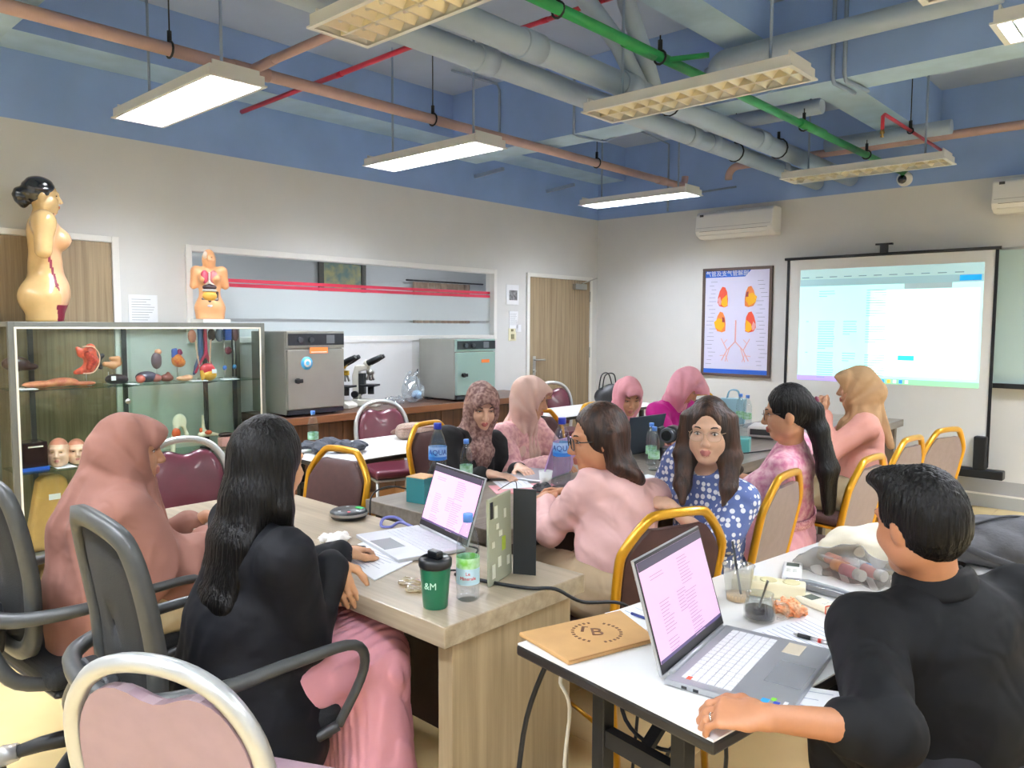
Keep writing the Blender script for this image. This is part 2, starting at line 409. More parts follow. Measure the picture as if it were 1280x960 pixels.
# the room behind the inner window
ng=M('far_room_paint','#c9cccd',.7)
far=MB().box((-3.0,1.6,0),(-2.9,9.4,2.75)).box((-3.0,1.5,0),(-.125,1.6,2.75)).box((-3.0,9.4,0),(-.125,9.5,2.75)).box((-3.0,1.6,2.65),(-.125,9.4,2.75)).box((-3,1.6,-.05),(-.125,9.4,0))
far.box((-.124,7.62,0),(-.06,9.4,2.65))
tag(far.build('wall_far_room',ng),kind='structure')
fl2=thing('added_ceiling_light','unseen ceiling panel added to light the room behind the inner window','light',(-1.3,3.4,2.64))  # unseen panels added to brighten the view through the inner window
MB().box((-.3,-.6,-.02),(.3,.6,.0)).build('light_panel',M('added_far_panel','#f4f6ff',emit=13),fl2); MB().box((-.32,-.62,-.015),(.32,.62,.008)).build('frame',m_white,fl2)
fl3=copy_tree(fl2); fl3.location=(-1.4,6.9,2.64); fl3['label']='second unseen ceiling panel added to light the room behind the inner window, nearer the curtain'
# framed picture seen through the window
p=thing('framed_picture','dark-framed painting on the wall behind the inner window','picture',(-2.88,5.9,2.0))
for a,b in (((0,-.36,-.3),(.03,-.29,.36)),((0,.29,-.3),(.03,.36,.36)),((0,-.29,.30),(.03,.29,.36)),((0,-.29,-.3),(.03,.29,-.24))): MB().box(a,b).build('frame',M('picture_frame','#4a4a44',.5),p)
MB().box((0,-.29,-.24),(.015,.29,.30)).build('canvas',M('picture_paint','#b3ad7c',.6,noise=1,nscale=9,col2='#6f8b86'),p)
c=thing('curtain','brown pleated curtain on a rod behind the inner window','curtain',(-2.8,7.55,2.14))
MB().grid(lambda u,v:(.03*math.sin(u*60)+.02,-.55+1.1*u,-.02-v*1.0),90,3).build('curtain_cloth',M('curtain_brown','#a08a78',.8,noise=.2,nscale=12),c,solid=.004)
MB().cyl((0,-.65,0),(0,.85,0),.012,8).build('curtain_rod',M('rod_dark','#444448',.4,.6),c)

# inner window
wf=MB(); fw=.045
for a,b in (((-.1,WY0,WZ0),(.018,WY0+fw,WZ1)),((-.1,WY1-fw,WZ0),(.018,WY1,WZ1)),((-.1,WY0+fw,WZ1-fw),(.018,WY1-fw,WZ1)),((-.1,WY0+fw,WZ0),(.018,WY1-fw,WZ0+fw))): wf.box(a,b)
win=tag(wf.build('window_1',m_white,bevel=.003),kind='structure')
def wpart(name,a,b,mat): 
    return MB().box(a,b).build(name,mat,win)
MB().quad((-.045,WY0+fw,WZ0+fw),(-.045,WY1-fw,WZ0+fw),(-.045,WY1-fw,WZ1-fw),(-.045,WY0+fw,WZ1-fw)).build('pane',Mglass('window_glass','#f8faf9',.1),win)
frost=Mglass('frosted_film','#ffffff',.05,.25,body=.93,bodycol='#dfe7e8')
for z0,z1 in ((1.565,1.80),(WZ0+fw,1.54)): MB().quad((-.0425,WY0+fw,z0),(-.0425,WY1-fw,z0),(-.0425,WY1-fw,z1),(-.0425,WY0+fw,z1)).build('frosted_film',frost,win)
red=M('red_tape','#cf3350',.5)
wpart('red_stripe',(-.043,WY0+fw,1.838),(-.041,WY1-fw,1.864),red)
wpart('red_stripe',(-.043,WY0+fw,1.803),(-.041,WY1-fw,1.829),red)

# doors
m_door=Mwood('door_laminate','#a08d70','#7d6b52',2,1.0,.45,band=45)
m_steel=M('brushed_steel','#b8b8b4',.3,1)
def door(n,y0,y1,z1,handle):
    f=MB().box((0,y0-.045,0),(.022,y0,z1+.04)).box((0,y1,0),(.022,y1+.045,z1+.04)).box((0,y0,z1),(.022,y1,z1+.04))
    d=tag(f.build('door_%d'%n,m_white,bevel=.003),kind='structure')
    MB().box((0.001,y0+.003,.01),(.014,y1-.003,z1-.003)).build('door_leaf',m_door,d,bevel=.001)
    if handle:
        h=MB().box((.014,y0+.055,.98),(.019,y0+.10,1.19)).cyl((.014,y0+.078,1.15),(.06,y0+.078,1.15),.009).cyl((.06,y0+.07,1.15),(.06,y0+.21,1.148),.009)
        h.cyl((.014,y0+.078,1.03),(.032,y0+.078,1.03),.018)
        h.build('door_handle',m_steel,d)
        MB().box((.014,y1-.33,z1-.11),(.065,y1-.12,z1-.045)).build('door_closer',m_steel,d,bevel=.004)
        MB().obox((.055,y1-.2,z1-.04),(.10,y1+.02,z1+.03),.022,.008).build('closer_arm',m_steel,d)
        for z in (.25,1.15,1.8): MB().box((.014,y1-.008,z),(.024,y1+.006,z+.12)).build('hinge',m_steel,d)
    return d
door(1,.98,2.03,2.06,False)
door(2,6.265,7.335,2.045,True)

# ================================================================== ceiling services
m_lampw=M('lamp_white','#dcdcd6',.4); m_lampcream=M('lamp_louver_warm','#d8cfb4',.28,.55)
m_mirror=M('lamp_louver','#d9d6cc',.18,.9); m_rod=M('conduit_paint','#8fa0b8',.5,.2); m_black=M('black_metal','#202226',.45,.3)
m_glow=M('lit_panel','#ecf2ff',emit=1); m_glow.node_tree.nodes['Principled BSDF'].inputs['Emission Strength'].default_value=LAMP_W/(math.pi*.26)
m_tubeoff=M('tube_off','#efece2',.3)
def lamp(x0,y0,lit,label,group=None,z=2.70,L=1.17,W=.285,rods=True):
    t=thing('ceiling_lamp',label,'lamp',(x0,y0,z))
    h=MB().box((0,0,.046),(L,W,.05)).box((0,0,0),(.012,W,.046)).box((L-.012,0,0),(L,W,.046)).box((.012,0,0),(L-.012,.012,.046)).box((.012,W-.012,0),(L-.012,W,.046))
    h.box((-.012,-.008,-.004),(L+.012,.012,.004)).box((-.012,W-.012,-.004),(L+.012,W+.008,.004)).box((-.012,.012,-.004),(.012,W-.012,.004)).box((L-.012,.012,-.004),(L+.012,W-.012,.004))
    h.build('housing',m_lampw,t)
    for e in (0.012,L-.02): MB().box((e,.02,.046),(e+.008,W-.02,.075)).build('end_bracket',m_lampw,t)
    if lit: MB().box((.02,.018,.038),(L-.02,W-.018,.044)).build('light_panel',m_glow,t)
    n=13; lm=m_mirror if lit else m_lampcream
    if lit:
        bl=MB().prism([(-.002,.034),(.002,.034),(.005,.0),(-.005,.0)],.016,W-.016,1).mesh('louver_blade',lm)
    else:
        bl=MB().prism([(-.040,.042),(.040,.042),(.004,.0),(-.004,.0)],.016,W-.016,1).mesh('louver_blade',lm)
    for i in range(n):
        o=bpy.data.objects.new('louver_blade',bl); COL.objects.link(o); o.parent=t; o.location=(.06+i*(L-.12)/(n-1),0,.002)
    MB().box((.016,W/2-.006,.001),(L-.016,W/2+.006,.036)).build('louver_spine',lm,t)
    for s in (.3,.7):
        if not lit: MB().cyl((.03,W*s,.032),(L-.03,W*s,.032),.011,10).build('fluorescent_tube',m_tubeoff,t)
    if rods:
        for xx in (.16,L-.16): MB().cyl((xx,W/2,.05),(xx,W/2,SLAB-z if not 4.7<y0+W/2<5.2 else 3.0-z),.008,8).build('hanger_rod',m_rod,t)
    return t
lamp(.75,1.79,True,'lit louvred ceiling lamp above the cabinet of organ models, nearest of its row')
lamp(.74,3.56,True,'lit louvred ceiling lamp hanging over the two laboratory ovens')
lamp(.80,6.10,True,'lit louvred ceiling lamp nearest the wooden door in the corner')
lamp(2.76,1.79,False,'unlit louvred ceiling lamp cut off by the top of the picture')
lamp(2.83,3.49,False,'unlit louvred ceiling lamp under the green pipe and beside the deep beam')
lamp(2.84,6.08,False,'unlit louvred ceiling lamp in front of the round security camera')
lamp(4.78,3.55,True,'lit ceiling lamp at the top right edge of the picture')
lamp(4.64,2.92,False,'unlit ceiling lamp just peeking in at the top edge right of the deep beam',W=.25)
for i,(x,y) in enumerate(((2.8,-.3),(4.8,-.3),(6.6,1.8),(6.6,-.3),(6.6,3.6),(4.8,6.1),(.75,-.3),(6.6,6.1),(2.8,-2.2),(5.4,-2.2))):
    lamp(x,y,True,'lit louvred ceiling lamp outside the picture',rods=False)['group']='lamps outside the picture'

def clampset(t,pts,zt,r):
    for p in pts:
        m=MB().tube([(p[0]+(r+.008)*math.cos(a),p[1],p[2]+(r+.008)*math.sin(a)) for a in np.linspace(0,2*math.pi,13)],.006,6)
        m.cyl((p[0],p[1],p[2]+r),(p[0],p[1],p[2]+r+.06),.012,8).cyl((p[0],p[1],p[2]+r+.06),(p[0],p[1],zt),.004,6)
        m.build('pipe_hanger',m_black,t)
def pipe(name,label,pts,r,mat,col=None,hang=(),zt=SLAB,n=14,joints=()):
    t=thing(name,label,'pipe',(0,0,0))
    MB().tube(pts,r,n).build('pipe_run',mat,t)
    for a,b in joints: MB().tube([a,b],r*1.13,n).build('pipe_joint',mat,t)
    if hang: clampset(t,hang,zt,r)
    return t
def arc(c,u,v,r,n=6,a0=0,a1=math.pi/2):
    c=Vector(c);u=Vector(u);v=Vector(v)
    return [c+u*r*math.cos(a0+(a1-a0)*i/n)+v*r*math.sin(a0+(a1-a0)*i/n) for i in range(n+1)]
m_pinkp=M('pink_pipe_paint','#b3958f',.55,noise=.06,nscale=8); m_redp=M('red_pipe_paint','#b8213c',.4); m_greenp=M('green_pipe_paint','#1d8a48',.4,noise=.1,nscale=8)
m_greyp=M('grey_pvc','#9fb0c2',.45,noise=.03,nscale=6)
pipe('pipe','long dusty pink pipe slung above the lit lamps along the left wall',[(1.37,RY0+.1,2.95),(1.37,4.7,2.95),(1.37,6.9,2.945),(1.37,7.02,2.945)]+arc((1.37,7.02,3.045),(0,0,-1),(0,1,0),.1)[1:]+[(1.37,7.12,3.05)],.034,m_pinkp,hang=[(1.37,1.85,2.95),(1.37,3.68,2.95),(1.37,5.6,2.95)],joints=[((1.37,2.2,2.95),(1.37,2.42,2.95)),((1.37,6.6,2.945),(1.37,6.75,2.945))])
pipe('pipe_branch','short pink branch pipe leaving the long pink pipe towards the near unlit lamp',[(1.41,2.31,2.955),(1.6,2.31,2.96),(3.6,2.31,2.96)],.024,m_pinkp,joints=[((1.41,2.31,2.955),(1.62,2.31,2.96))])
pipe('pipe','pink pipe running along the top of the back wall above the projection screen',[(1.8,7.22,2.98)]+arc((1.9,7.22,3.0),(-1,0,0),(0,0,1),.1)+[(2.2,7.22,3.1),(8.2,7.22,3.1)],.036,m_pinkp,joints=[((3.0,7.22,3.1),(3.15,7.22,3.1))])
pipe('pipe','red sprinkler pipe crossing from the left wall under the pink pipe level',[(.372,2.79,3.0),(2.3,2.79,3.02),(2.38,2.79,3.02),(2.42,2.84,3.02),(2.42,2.98,3.0)],.015,m_redp,joints=[((1.5,2.79,3.01),(1.56,2.79,3.01)),((2.28,2.79,3.02),(2.41,2.79,3.02))])
pipe('pipe','red pipe squeezed lengthwise between the two fat grey pipes',[(2.28,1.3,3.17),(2.28,4.79,3.17)],.015,m_redp)
pipe('pipe','red pipe crossing high above the fat grey pipes near the ceiling',[(2.0,3.8,3.42),(3.04,3.8,3.42)],.015,m_redp,joints=[((2.25,3.8,3.42),(2.31,3.8,3.42)),((2.75,3.8,3.42),(2.83,3.8,3.42))])
t=pipe('pipe','red sprinkler pipe with a drop head beside the far unlit lamp',[(3.75,7.19,2.95),(3.75,5.62,2.95),(3.75,5.58,2.93),(3.75,5.58,2.84)],.012,m_redp,hang=[(3.75,6.2,2.95)])
MB().lathe([(.012,0),(.016,-.02),(.006,-.03),(.014,-.045),(.002,-.05)],10,c=(3.75,5.58,2.84)).build('sprinkler_head',M('brass','#a58a52',.35,.9),t)
pipe('pipe','fat grey drain pipe, upper one of the pair, with the forked elbow',[(2.89,1.3,2.91),(2.89,7.49,2.89)],.066,m_greyp,n=20,joints=[((2.89,y,2.905),(2.89,y+.14,2.905)) for y in (2.9,3.75,5.5)],hang=[(2.89,4.3,2.905),(2.89,5.9,2.9)],zt=3.0)
pipe('pipe','fat grey drain pipe, lower left one of the pair',[(2.58,1.3,2.91),(2.58,7.49,2.89)],.064,m_greyp,n=20,joints=[((2.58,y,2.905),(2.58,y+.12,2.905)) for y in (2.9,5.05,5.35,6.6)],hang=[(2.58,5.8,2.9)])
t=pipe('pipe_branch','forked grey drain branch rising from the fat upper grey pipe to the ceiling',[(2.89,3.95,2.93),(2.88,3.75,3.12),(2.80,3.55,3.32),(2.72,3.4,3.54)],.052,m_greyp,n=16)
MB().tube([(2.9,4.1,2.93),(2.93,3.92,3.12),(2.96,3.7,3.32),(2.96,3.62,3.54)],.05,16).build('pipe_run',m_greyp,t)
pipe('pipe','grey pipe running crosswise under the ceiling beside the deep beam',[(2.98,4.62,3.12)]+arc((3.1,4.62,3.14),(-1,0,0),(0,0,1),.07)+[(3.2,4.62,3.21),(4.6,4.62,3.21)],.06,m_greyp,n=18)
pipe('pipe','short grey pipe stub crossing just behind the deep beam',[(2.5,5.6,3.08),(3.335,5.6,3.08)],.055,m_greyp,n=18)
pipe('pipe','short grey pipe stub crossing close to the back wall',[(2.95,6.7,3.05),(3.9,6.7,3.05)],.055,m_greyp,n=18)
pipe('pipe','green water pipe running lengthwise over the unlit lamps',[(3.28,1.3,2.90),(3.32,4.2,2.89),(3.36,7.49,2.88)],.026,m_greenp,hang=[(3.29,2.7,2.895),(3.31,3.5,2.89),(3.33,5.3,2.885),(3.35,6.5,2.885)],zt=3.0,joints=[((3.30,3.2,2.893),(3.305,3.45,2.892)),((3.345,5.2,2.885),(3.35,5.6,2.885))])
pipe('pipe_branch','short green capped stub sticking out of the green pipe',[(3.31,3.55,2.89),(3.5,3.66,2.90)],.014,m_greenp)
def conduit(label,pts,r=.01):
    o=MB().tube(pts,r,8).build('conduit',m_rod); tag(o,label,'conduit')
conduit('thin blue conduit dropping down the beam face beside the middle lit lamp',[(.9,4.30,3.53),(.93,4.79,3.53),(.95,4.797,3.48),(.95,4.797,3.02)])
conduit('thin blue conduit bending under the cross beam behind the grey pipes',[(1.74,4.797,3.5),(1.74,4.797,2.99),(1.75,4.83,2.986),(1.78,5.112,2.986),(1.80,5.14,2.99),(2.4,5.2,3.2)])
conduit('left one of two thin conduits down the deep beam face at upper right',[(3.70,4.795,3.54),(3.70,4.795,3.02),(3.70,4.83,2.985),(3.72,5.12,2.985)],.013)
conduit('right one of two thin conduits down the deep beam face at upper right',[(3.77,4.795,3.54),(3.77,4.795,3.02),(3.77,4.83,2.985),(3.80,5.12,2.985)],.013)
conduit('thin blue conduit along the upper back wall above the corner lamp',[(.9,7.485,2.93),(1.75,7.485,2.95)])
conduit('thin blue conduit in the corner bay dropping towards the wooden door',[(.95,6.9,3.54),(.95,7.485,3.5),(.95,7.485,2.78)])
conduit('thin conduit curving along the ceiling behind the deep beam at far right',[(3.65,5.12,3.4),(4.2,5.2,3.53),(6.5,5.3,3.53)],.012)
for i,y in enumerate((5.45,6.55)):
    o=MB().obox((0,y,2.98+.0*i),(.34,y+.05,3.02),.03,.03).build('wall_bracket',m_rod); tag(o,['small dark wall bracket under the beam, nearer the oven','small dark wall bracket under the beam, nearer the corner'][i],'bracket')

# ================================================================== wall fittings
def aircon(label,x0,x1,z0,z1):
    t=thing('air_conditioner',label,'air conditioner',((x0+x1)/2,RY1,z0)); w=(x1-x0)/2; h=z1-z0; wm=M('ac_white','#eeeeea',.3,coat=.3)
    MB().prism([(0,0),(0,h),(-.15,h),(-.2,h-.03),(-.215,.07),(-.19,.03),(-.12,0)],-w,w,0).build('body',wm,t,bevel=.012,seg=3)
    MB().prism([(-.214,.068),(-.19,.034),(-.17,.038),(-.19,.075)],-w+.05,w-.05,0).build('air_outlet',M('ac_dark','#2f3133',.5),t)
    MB().prism([(-.196,.026),(-.125,-.004),(-.120,.002),(-.19,.034)],-w+.04,w-.04,0).build('louver_flap',wm,t)
    MB().box((-w+.05,-.205,h-.052),(-w+.09,-.200,h-.03)).build('badge',M('ac_badge','#555555',.4),t)
    MB().box((-w+.02,-.2175,.10),(w-.02,-.2155,.104)).build('panel_seam',M('ac_seam','#b9bab8',.5),t)
aircon('white wall air conditioner above the lung poster',1.40,2.235,2.43,2.70)
aircon('white wall air conditioner cut by the right edge of the picture',4.07,4.92,2.45,2.72)
t=thing('security_camera','round white dome security camera on the blue upper wall','camera',(3.36,RY1-.001,2.83))
MB().lathe([(.06,0),(.065,.02),(.06,.05),(.045,.075),(.02,.085)],20).build('camera_body',M('cam_white','#e6e6e2',.35),t,rot=(math.pi/2,0,0))
MB().lathe([(.04,.07),(.036,.085),(.02,.097),(.003,.1)],18).build('lens',M('lens_black','#0b0b0d',.08,coat=1),t,rot=(math.pi/2,0,0),loc=(-.005,0,-.008))

# lung poster
t=thing('poster','framed lung anatomy poster with four lung drawings and a bronchial tree','poster',(1.785,RY1-.001,1.565))
PW,PH=.385,.565
for a,b in (((-PW,-.025,PH-.03),(PW,0,PH)),((-PW,-.025,-PH),(PW,0,-PH+.03)),((-PW,-.025,-PH+.03),(-PW+.03,0,PH-.03)),((PW-.03,-.025,-PH+.03),(PW,0,PH-.03))): MB().box(a,b).build('frame',M('poster_frame','#57463f',.45),t,bevel=.003)
MB().box((-PW+.03,-.012,-PH+.03),(PW-.03,-.002,PH-.03)).build('print',M('poster_paper','#dcdaf3',.5),t)
pb=M('poster_blue','#2a62c8',.5)
MB().prism([(-.355,.535),(-.355,.468),(.09,.468),(.155,.535)],-.0145,-.012,1).box((-.355,-.0145,-.535),(.355,-.012,-.49)).build('print_band',pb,t)
text_mesh('气管及支气管解剖',.06,'lettering',m_white,t,(-.11,-.0148,.502),(math.pi/2,0,0))
pr=M('print_red','#e2523a',.5); py=M('print_yellow','#f0b41e',.5); po=M('print_orange','#ef8a4a',.5); pp=M('print_pink','#e9a7a6',.5); pg=M('print_grey','#8b8ba6',.5); pv=M('print_maroon','#a44340',.5)
def lung(cx,cz,s,flip,mi):
    pts=[(0,.12),(.035,.11),(.06,.06),(.072,-.02),(.07,-.1),(.03,-.115),(-.03,-.10),(-.055,-.06),(-.05,.0),(-.03,.07)]
    P=[(cx+flip*a*s,cz+b*s) for a,b in pts]
    MB().prism(P,-.0142,-.012,1).build('lung_drawing',[pr,po][mi],t)
    if mi: q=[(-.055,-.06),(-.07,.0),(-.02,.045),(.05,.03),(.06,-.04),(.02,-.10)]
    else: q=[(.0,-.02),(.06,.03),(.068,-.09),(.03,-.113),(-.01,-.08)]
    MB().prism([(cx+flip*a*s,cz+b*s) for a,b in q],-.0148,-.0142,1).build('lung_drawing',py,t)
    q=[(-.05,-.02),(-.025,.01),(-.005,-.05),(-.02,-.095),(-.045,-.07)] if not mi else [(.03,.06),(.055,.05),(.065,.0),(.03,.0)]
    MB().prism([(cx+flip*a*s,cz+b*s) for a,b in q],-.0152,-.0148,1).build('lung_drawing',[pp,pv][mi],t)
lung(-.16,.26,.92,1,0); lung(.16,.26,.92,-1,1); lung(-.18,.0,.92,1,1); lung(.17,.0,.92,-1,0)
tr=MB(); 
def br(a,b,wd): tr.obox((a[0],-.0135,a[1]),(b[0],-.0135,b[1]),.002,wd,up=(-(b[1]-a[1]),0,b[0]-a[0]))
br((.0,.02),(.0,-.2),.013); br((0,-.2),(-.09,-.29),.009); br((0,-.2),(.09,-.29),.009)
for sx in (-1,1):
    for a,b,wd in (((.09,-.29),(.15,-.4),.009),((.09,-.29),(.13,-.22),.008),((.06,-.26),(.11,-.41),.007),((.12,-.345),(.17,-.35),.006),((.13,-.22),(.16,-.17),.006),((.13,-.22),(.09,-.18),.005),((.11,-.33),(.08,-.41),.005)): br((sx*a[0],a[1]),(sx*b[0],b[1]),wd)
tr.build('bronchial_tree_drawing',pp,t)
cap=MB()
for i in range(44):
    sx=-1 if i%2 else 1; z=.42-.041*(i//2); L=.05+.04*R_.random(); x=sx*(.25+.06*R_.random())
    cap.box((x-L/2,-.0135,z),(x+L/2,-.012,z+.004))
o=tag(cap.build('caption_lines',pg,t),kind='stuff')

# projection screen on its stand
m_scr=M('screen_cloth','#e4e5e2',.7); SY=7.36
t=thing('projection_screen','pull-up projection screen with a black frame showing a pale spreadsheet page','projection screen',(3.25,SY,0))
MB().box((-.87,-.004,.36),(.87,0,2.165)).build('screen_cloth',m_scr,t)
MB().cyl((-.9,-.01,2.17),(.9,-.01,2.17),.014,10).build('top_bar',m_black,t)
MB().box((-.03,-.03,2.18),(.03,.01,2.25)).box((-.07,-.03,2.25),(.07,.01,2.265)).build('hook',m_black,t)
for x in (-.865,.872): MB().box((x-.012,-.012,.36),(x+.012,-.002,2.165)).build('side_border',m_black,t)
MB().box((-.95,-.06,.27),(1.0,.04,.345)).build('roller_case',m_black,t,bevel=.01)
MB().box((.78,-.07,.345),(.875,.03,.62)).build('end_bracket',m_black,t,bevel=.01)
MB().cyl((0,.05,.03),(0,.05,2.2),.014,10).build('stand_pole',m_black,t)
for a in (0,2.1,4.2): MB().obox((0,.02,.3),(.3*math.sin(a),.0-.1*math.cos(a),.0),.02,.015).build('stand_leg',m_black,t)
def em(n,c,s): return M(n,c,.6,emit=s)
ix0,ix1,iz0,iz1=-.745,.785,1.015,2.06
im=MB().box((ix0,-.006,iz0),(ix1,-.0045,iz1)).build('projected_page',em('proj_page','#bdeeee',.74),t)
def pj(name,x0,x1,z0,z1,mat,d=.001): return MB().box((ix0+(ix1-ix0)*x0,-.006-d,iz0+(iz1-iz0)*z0),(ix0+(ix1-ix0)*x1,-.006,iz0+(iz1-iz0)*z1)).build(name,mat,t)
pj('projected_page',.42,.985,.07,.80,em('proj_white','#eafcf8',.78))
pj('browser_bar',0,1,.88,1,em('proj_bar','#b4d8dc',.5)); pj('browser_bar',0,1,.85,.91,em('proj_bar2','#9fc7cf',.45),.002)
pj('browser_button',.885,.99,.86,.905,em('proj_blue','#1ba2e8',.6),.003); pj('dropdown_box',.605,.85,.805,.85,em('proj_grey','#a9c3c9',.45),.003)
pj('task_bar',0,.45,.0,.045,em('proj_violet','#b6a2f4',.6),.002); pj('task_bar',.45,1,.0,.045,em('proj_green','#9fe0b6',.55),.002)
pj('cell_highlight',.585,.67,.205,.245,em('proj_teal','#38e0d8',.7),.003)
for i,c in enumerate(('#4ab8ff','#ffd35a','#e6f6ff','#2f8fe8','#e8fff0')): pj('task_icon',.5+i*.032,.518+i*.032,.008,.038,em('icon%d'%i,c,.6),.004)
ln=MB(); LW=ix1-ix0; LH=iz1-iz0
for cx,w_,z0,n in ((.17,.10,.80,3),(.17,.10,.53,12),(.17,.10,.25,11),(.31,.08,.53,6),(.31,.08,.25,4),(.46,.12,.80,11),(.46,.12,.53,9),(.46,.12,.24,10),(.06,.03,.53,1),(.06,.03,.25,1)):
    for k in range(n):
        L=w_*(1 if k<n-1 else .5)*(.9+.1*R_.random()); z=iz0+LH*(z0-.022*k)
        ln.box((ix0+LW*(cx-w_/2),-.0085,z),(ix0+LW*(cx-w_/2+L),-.0062,z+.0045))
for k in range(11): ln.box((ix0+LW*(.01+.085*k),-.0095,iz0+LH*.925),(ix0+LW*(.055+.085*k),-.0085,iz0+LH*.933))
tag(ln.build('text_lines',em('proj_text','#7fa6ac',.3),t),kind='stuff')

t=thing('whiteboard','pale green whiteboard behind the projection screen at the right edge','whiteboard',(5.0,RY1-.002,1.03))
MB().box((-1.0,-.02,.03),(1.0,0,1.13)).build('board',M('board_green','#b9cfc8',.25),t)
MB().box((-1.02,-.07,-.01),(1.02,0,.03)).build('tray',m_black,t,bevel=.004)
MB().box((-1.02,-.025,1.13),(1.02,0,1.15)).box((-1.02,-.025,.03),(-1.0,0,1.13)).box((1.0,-.025,.03),(1.02,0,1.13)).build('frame',m_steel,t)

def sheet(label,cat,y0,y1,z0,z1,mat,extra=None,name='notice'):
    t=thing(name,label,cat,(.001,(y0+y1)/2,(z0+z1)/2)); w=(y1-y0)/2; h=(z1-z0)/2
    MB().box((0,-w,-h),(.004,w,h)).build('sheet',mat,t)
    if extra=='lines':
        m=MB()
        for k in range(9): m.box((.004,-w*.8,h*.7-k*h*.16),(.0046,w*(.2+.6*R_.random()),h*.7-k*h*.16+.003))
        tag(m.build('text_lines',M('ink_grey','#9a9da2',.6),t),kind='stuff')
    if extra=='pic': MB().box((.004,-w*.55,-h*.55),(.0046,w*.75,h*.45)).build('print',M('photo_grey','#8d8f90',.5,noise=1,nscale=40,col2='#4c4d4f'),t)
    return t
pap=M('paper','#eef0f2',.6)
sheet('printed notice sheet on the wall beside the left wooden door','notice',2.13,2.325,1.50,1.72,pap,'lines')
sheet('square notice with a grey picture beside the far door','notice',5.91,6.10,1.74,1.945,pap,'pic')
sheet('printed timetable sheet above the light switch','notice',5.955,6.09,1.49,1.67,pap,'lines')
sheet('small blank card hanging lower right of the timetable','notice',6.06,6.14,1.455,1.53,pap)
t=sheet('cream light switch by the far wooden door','light switch',5.945,6.06,1.36,1.45,M('switch_cream','#e9e4c3',.4),name='light_switch')
MB().box((.004,-.02,-.025),(.012,.02,.025)).build('rocker',M('switch_knob','#8a8766',.4),t)
t=sheet('second cream switch plate right under the timetable sheet','light switch',5.945,6.05,1.452,1.49,M('switch_cream','#e9e4c3',.4),name='light_switch')
MB().box((.004,-.015,-.012),(.01,.015,.012)).build('rocker',M('switch_knob','#8a8766',.4),t)
# ================================================================== tables
m_oak=Mwood('table_laminate','#b3a48c','#948670',0,1.0,.32,band=26)
m_oakv=Mwood('table_laminate_v','#ae9b7d','#8d7c60',2,1.0,.36,band=30)
m_dkpanel=M('dark_panel','#3a2a26',.5)
m_oak2=Mwood('table_laminate_grey','#968c80','#766d62',0,1.0,.28,band=26); m_oak2v=Mwood('table_laminate_grey_v','#867a6c','#6a5f53',2,1.0,.36,band=30)
def wood_table(label,x,y,L,W,rz=0,H=.75,dark=True):
    t=thing('conference_table',label,'table',(x,y,0),rz)
    MB().box((-L/2,-W/2,H-.058),(L/2,W/2,H)).build('table_top',m_oak2 if dark else m_oak,t,bevel=.003)
    for s in (-1,1):
        a=s*(L/2-.02); b=s*(L/2-.075)
        MB().box((min(a,b),-W/2+.045,0),(max(a,b),W/2-.045,H-.058)).build('end_panel',m_oak2v if dark else m_oakv,t,bevel=.002)
    MB().box((-L/2+.08,W*.12,.18),(L/2-.08,W*.12+.02,H-.058)).build('modesty_panel',m_dkpanel,t)
    return t
T1=wood_table('oak laminate table in the foreground with laptop, tumbler and tablet on it',3.18,1.595,1.8,.59,dark=False)
wood_table('grey-brown laminate table in the middle row carrying the two tall water bottles',3.152,2.87,1.64,.815,math.pi/2)
wood_table('grey-brown laminate table in the middle row with the black video camera',3.152,4.512,1.64,.815,math.pi/2)
wood_table('grey-brown laminate table at the far end of the row by the screen',3.16,6.155,1.64,.83,math.pi/2)

m_wtop=M('white_laminate','#f0efec',.22,coat=.2); m_wedge=M('table_edge_black','#24211f',.4); m_leg=M('leg_black','#26272a',.4,.4)
def white_table(label,x,y,L,W,rz,H=.75):
    t=thing('folding_table',label,'table',(x,y,0),rz)
    MB().box((-L/2+.003,-W/2+.003,H-.004),(L/2-.003,W/2-.003,H)).build('table_top',m_wtop,t)
    MB().box((-L/2,-W/2,H-.03),(L/2,W/2,H-.004)).build('edge_band',m_wedge,t,bevel=.006)
    for s in (-1,1):
        xx=s*(L/2-.13)
        for q in (-1,1):
            MB().box((xx-.019,q*(W/2-.17)-.019,.02),(xx+.019,q*(W/2-.17)+.019,H-.03)).build('leg',m_leg,t,bevel=.003)
            MB().cyl((xx,q*(W/2-.17),0),(xx,q*(W/2-.17),.02),.016,10).build('foot_glide',m_black,t)
        MB().box((xx-.014,-W/2+.19,H-.22),(xx+.014,W/2-.19,H-.18)).build('cross_rail',m_leg,t)
        MB().obox((xx-s*.01,.0,H-.2),(xx-s*.22,0,H-.035),.03,.014).build('fold_brace',m_leg,t)
        MB().box((xx-.016,-W/2+.1,.0),(xx+.016,W/2-.1,.02)).build('floor_rail',m_leg,t)
    MB().box((-L/2+.2,W/2-.09,H-.055),(L/2-.2,W/2-.06,H-.03)).build('side_rail',m_leg,t)
    return t
WA=math.radians(90-8.0)      # the near white table runs almost along the room
wd=Vector((math.sin(math.radians(8.0)),math.cos(math.radians(8.0)),0)); wn=Vector((wd.y,-wd.x,0))
WL=Vector((4.277,1.354,0)); WT_L=1.8; WT_W=.575
wc=WL+wn*WT_W/2+wd*WT_L/2
white_table('white folding table with black edge and legs, nearest the camera, carrying the open laptop',wc.x,wc.y,WT_L,WT_W,math.atan2(wd.y,wd.x))
white_table('white folding table in front of the walnut counter with a purse on it',1.585,3.30,1.75,.66,math.pi/2)
white_table('white folding table with a black bag, by the far wooden door',1.17,5.85,1.6,.56,math.pi/2)

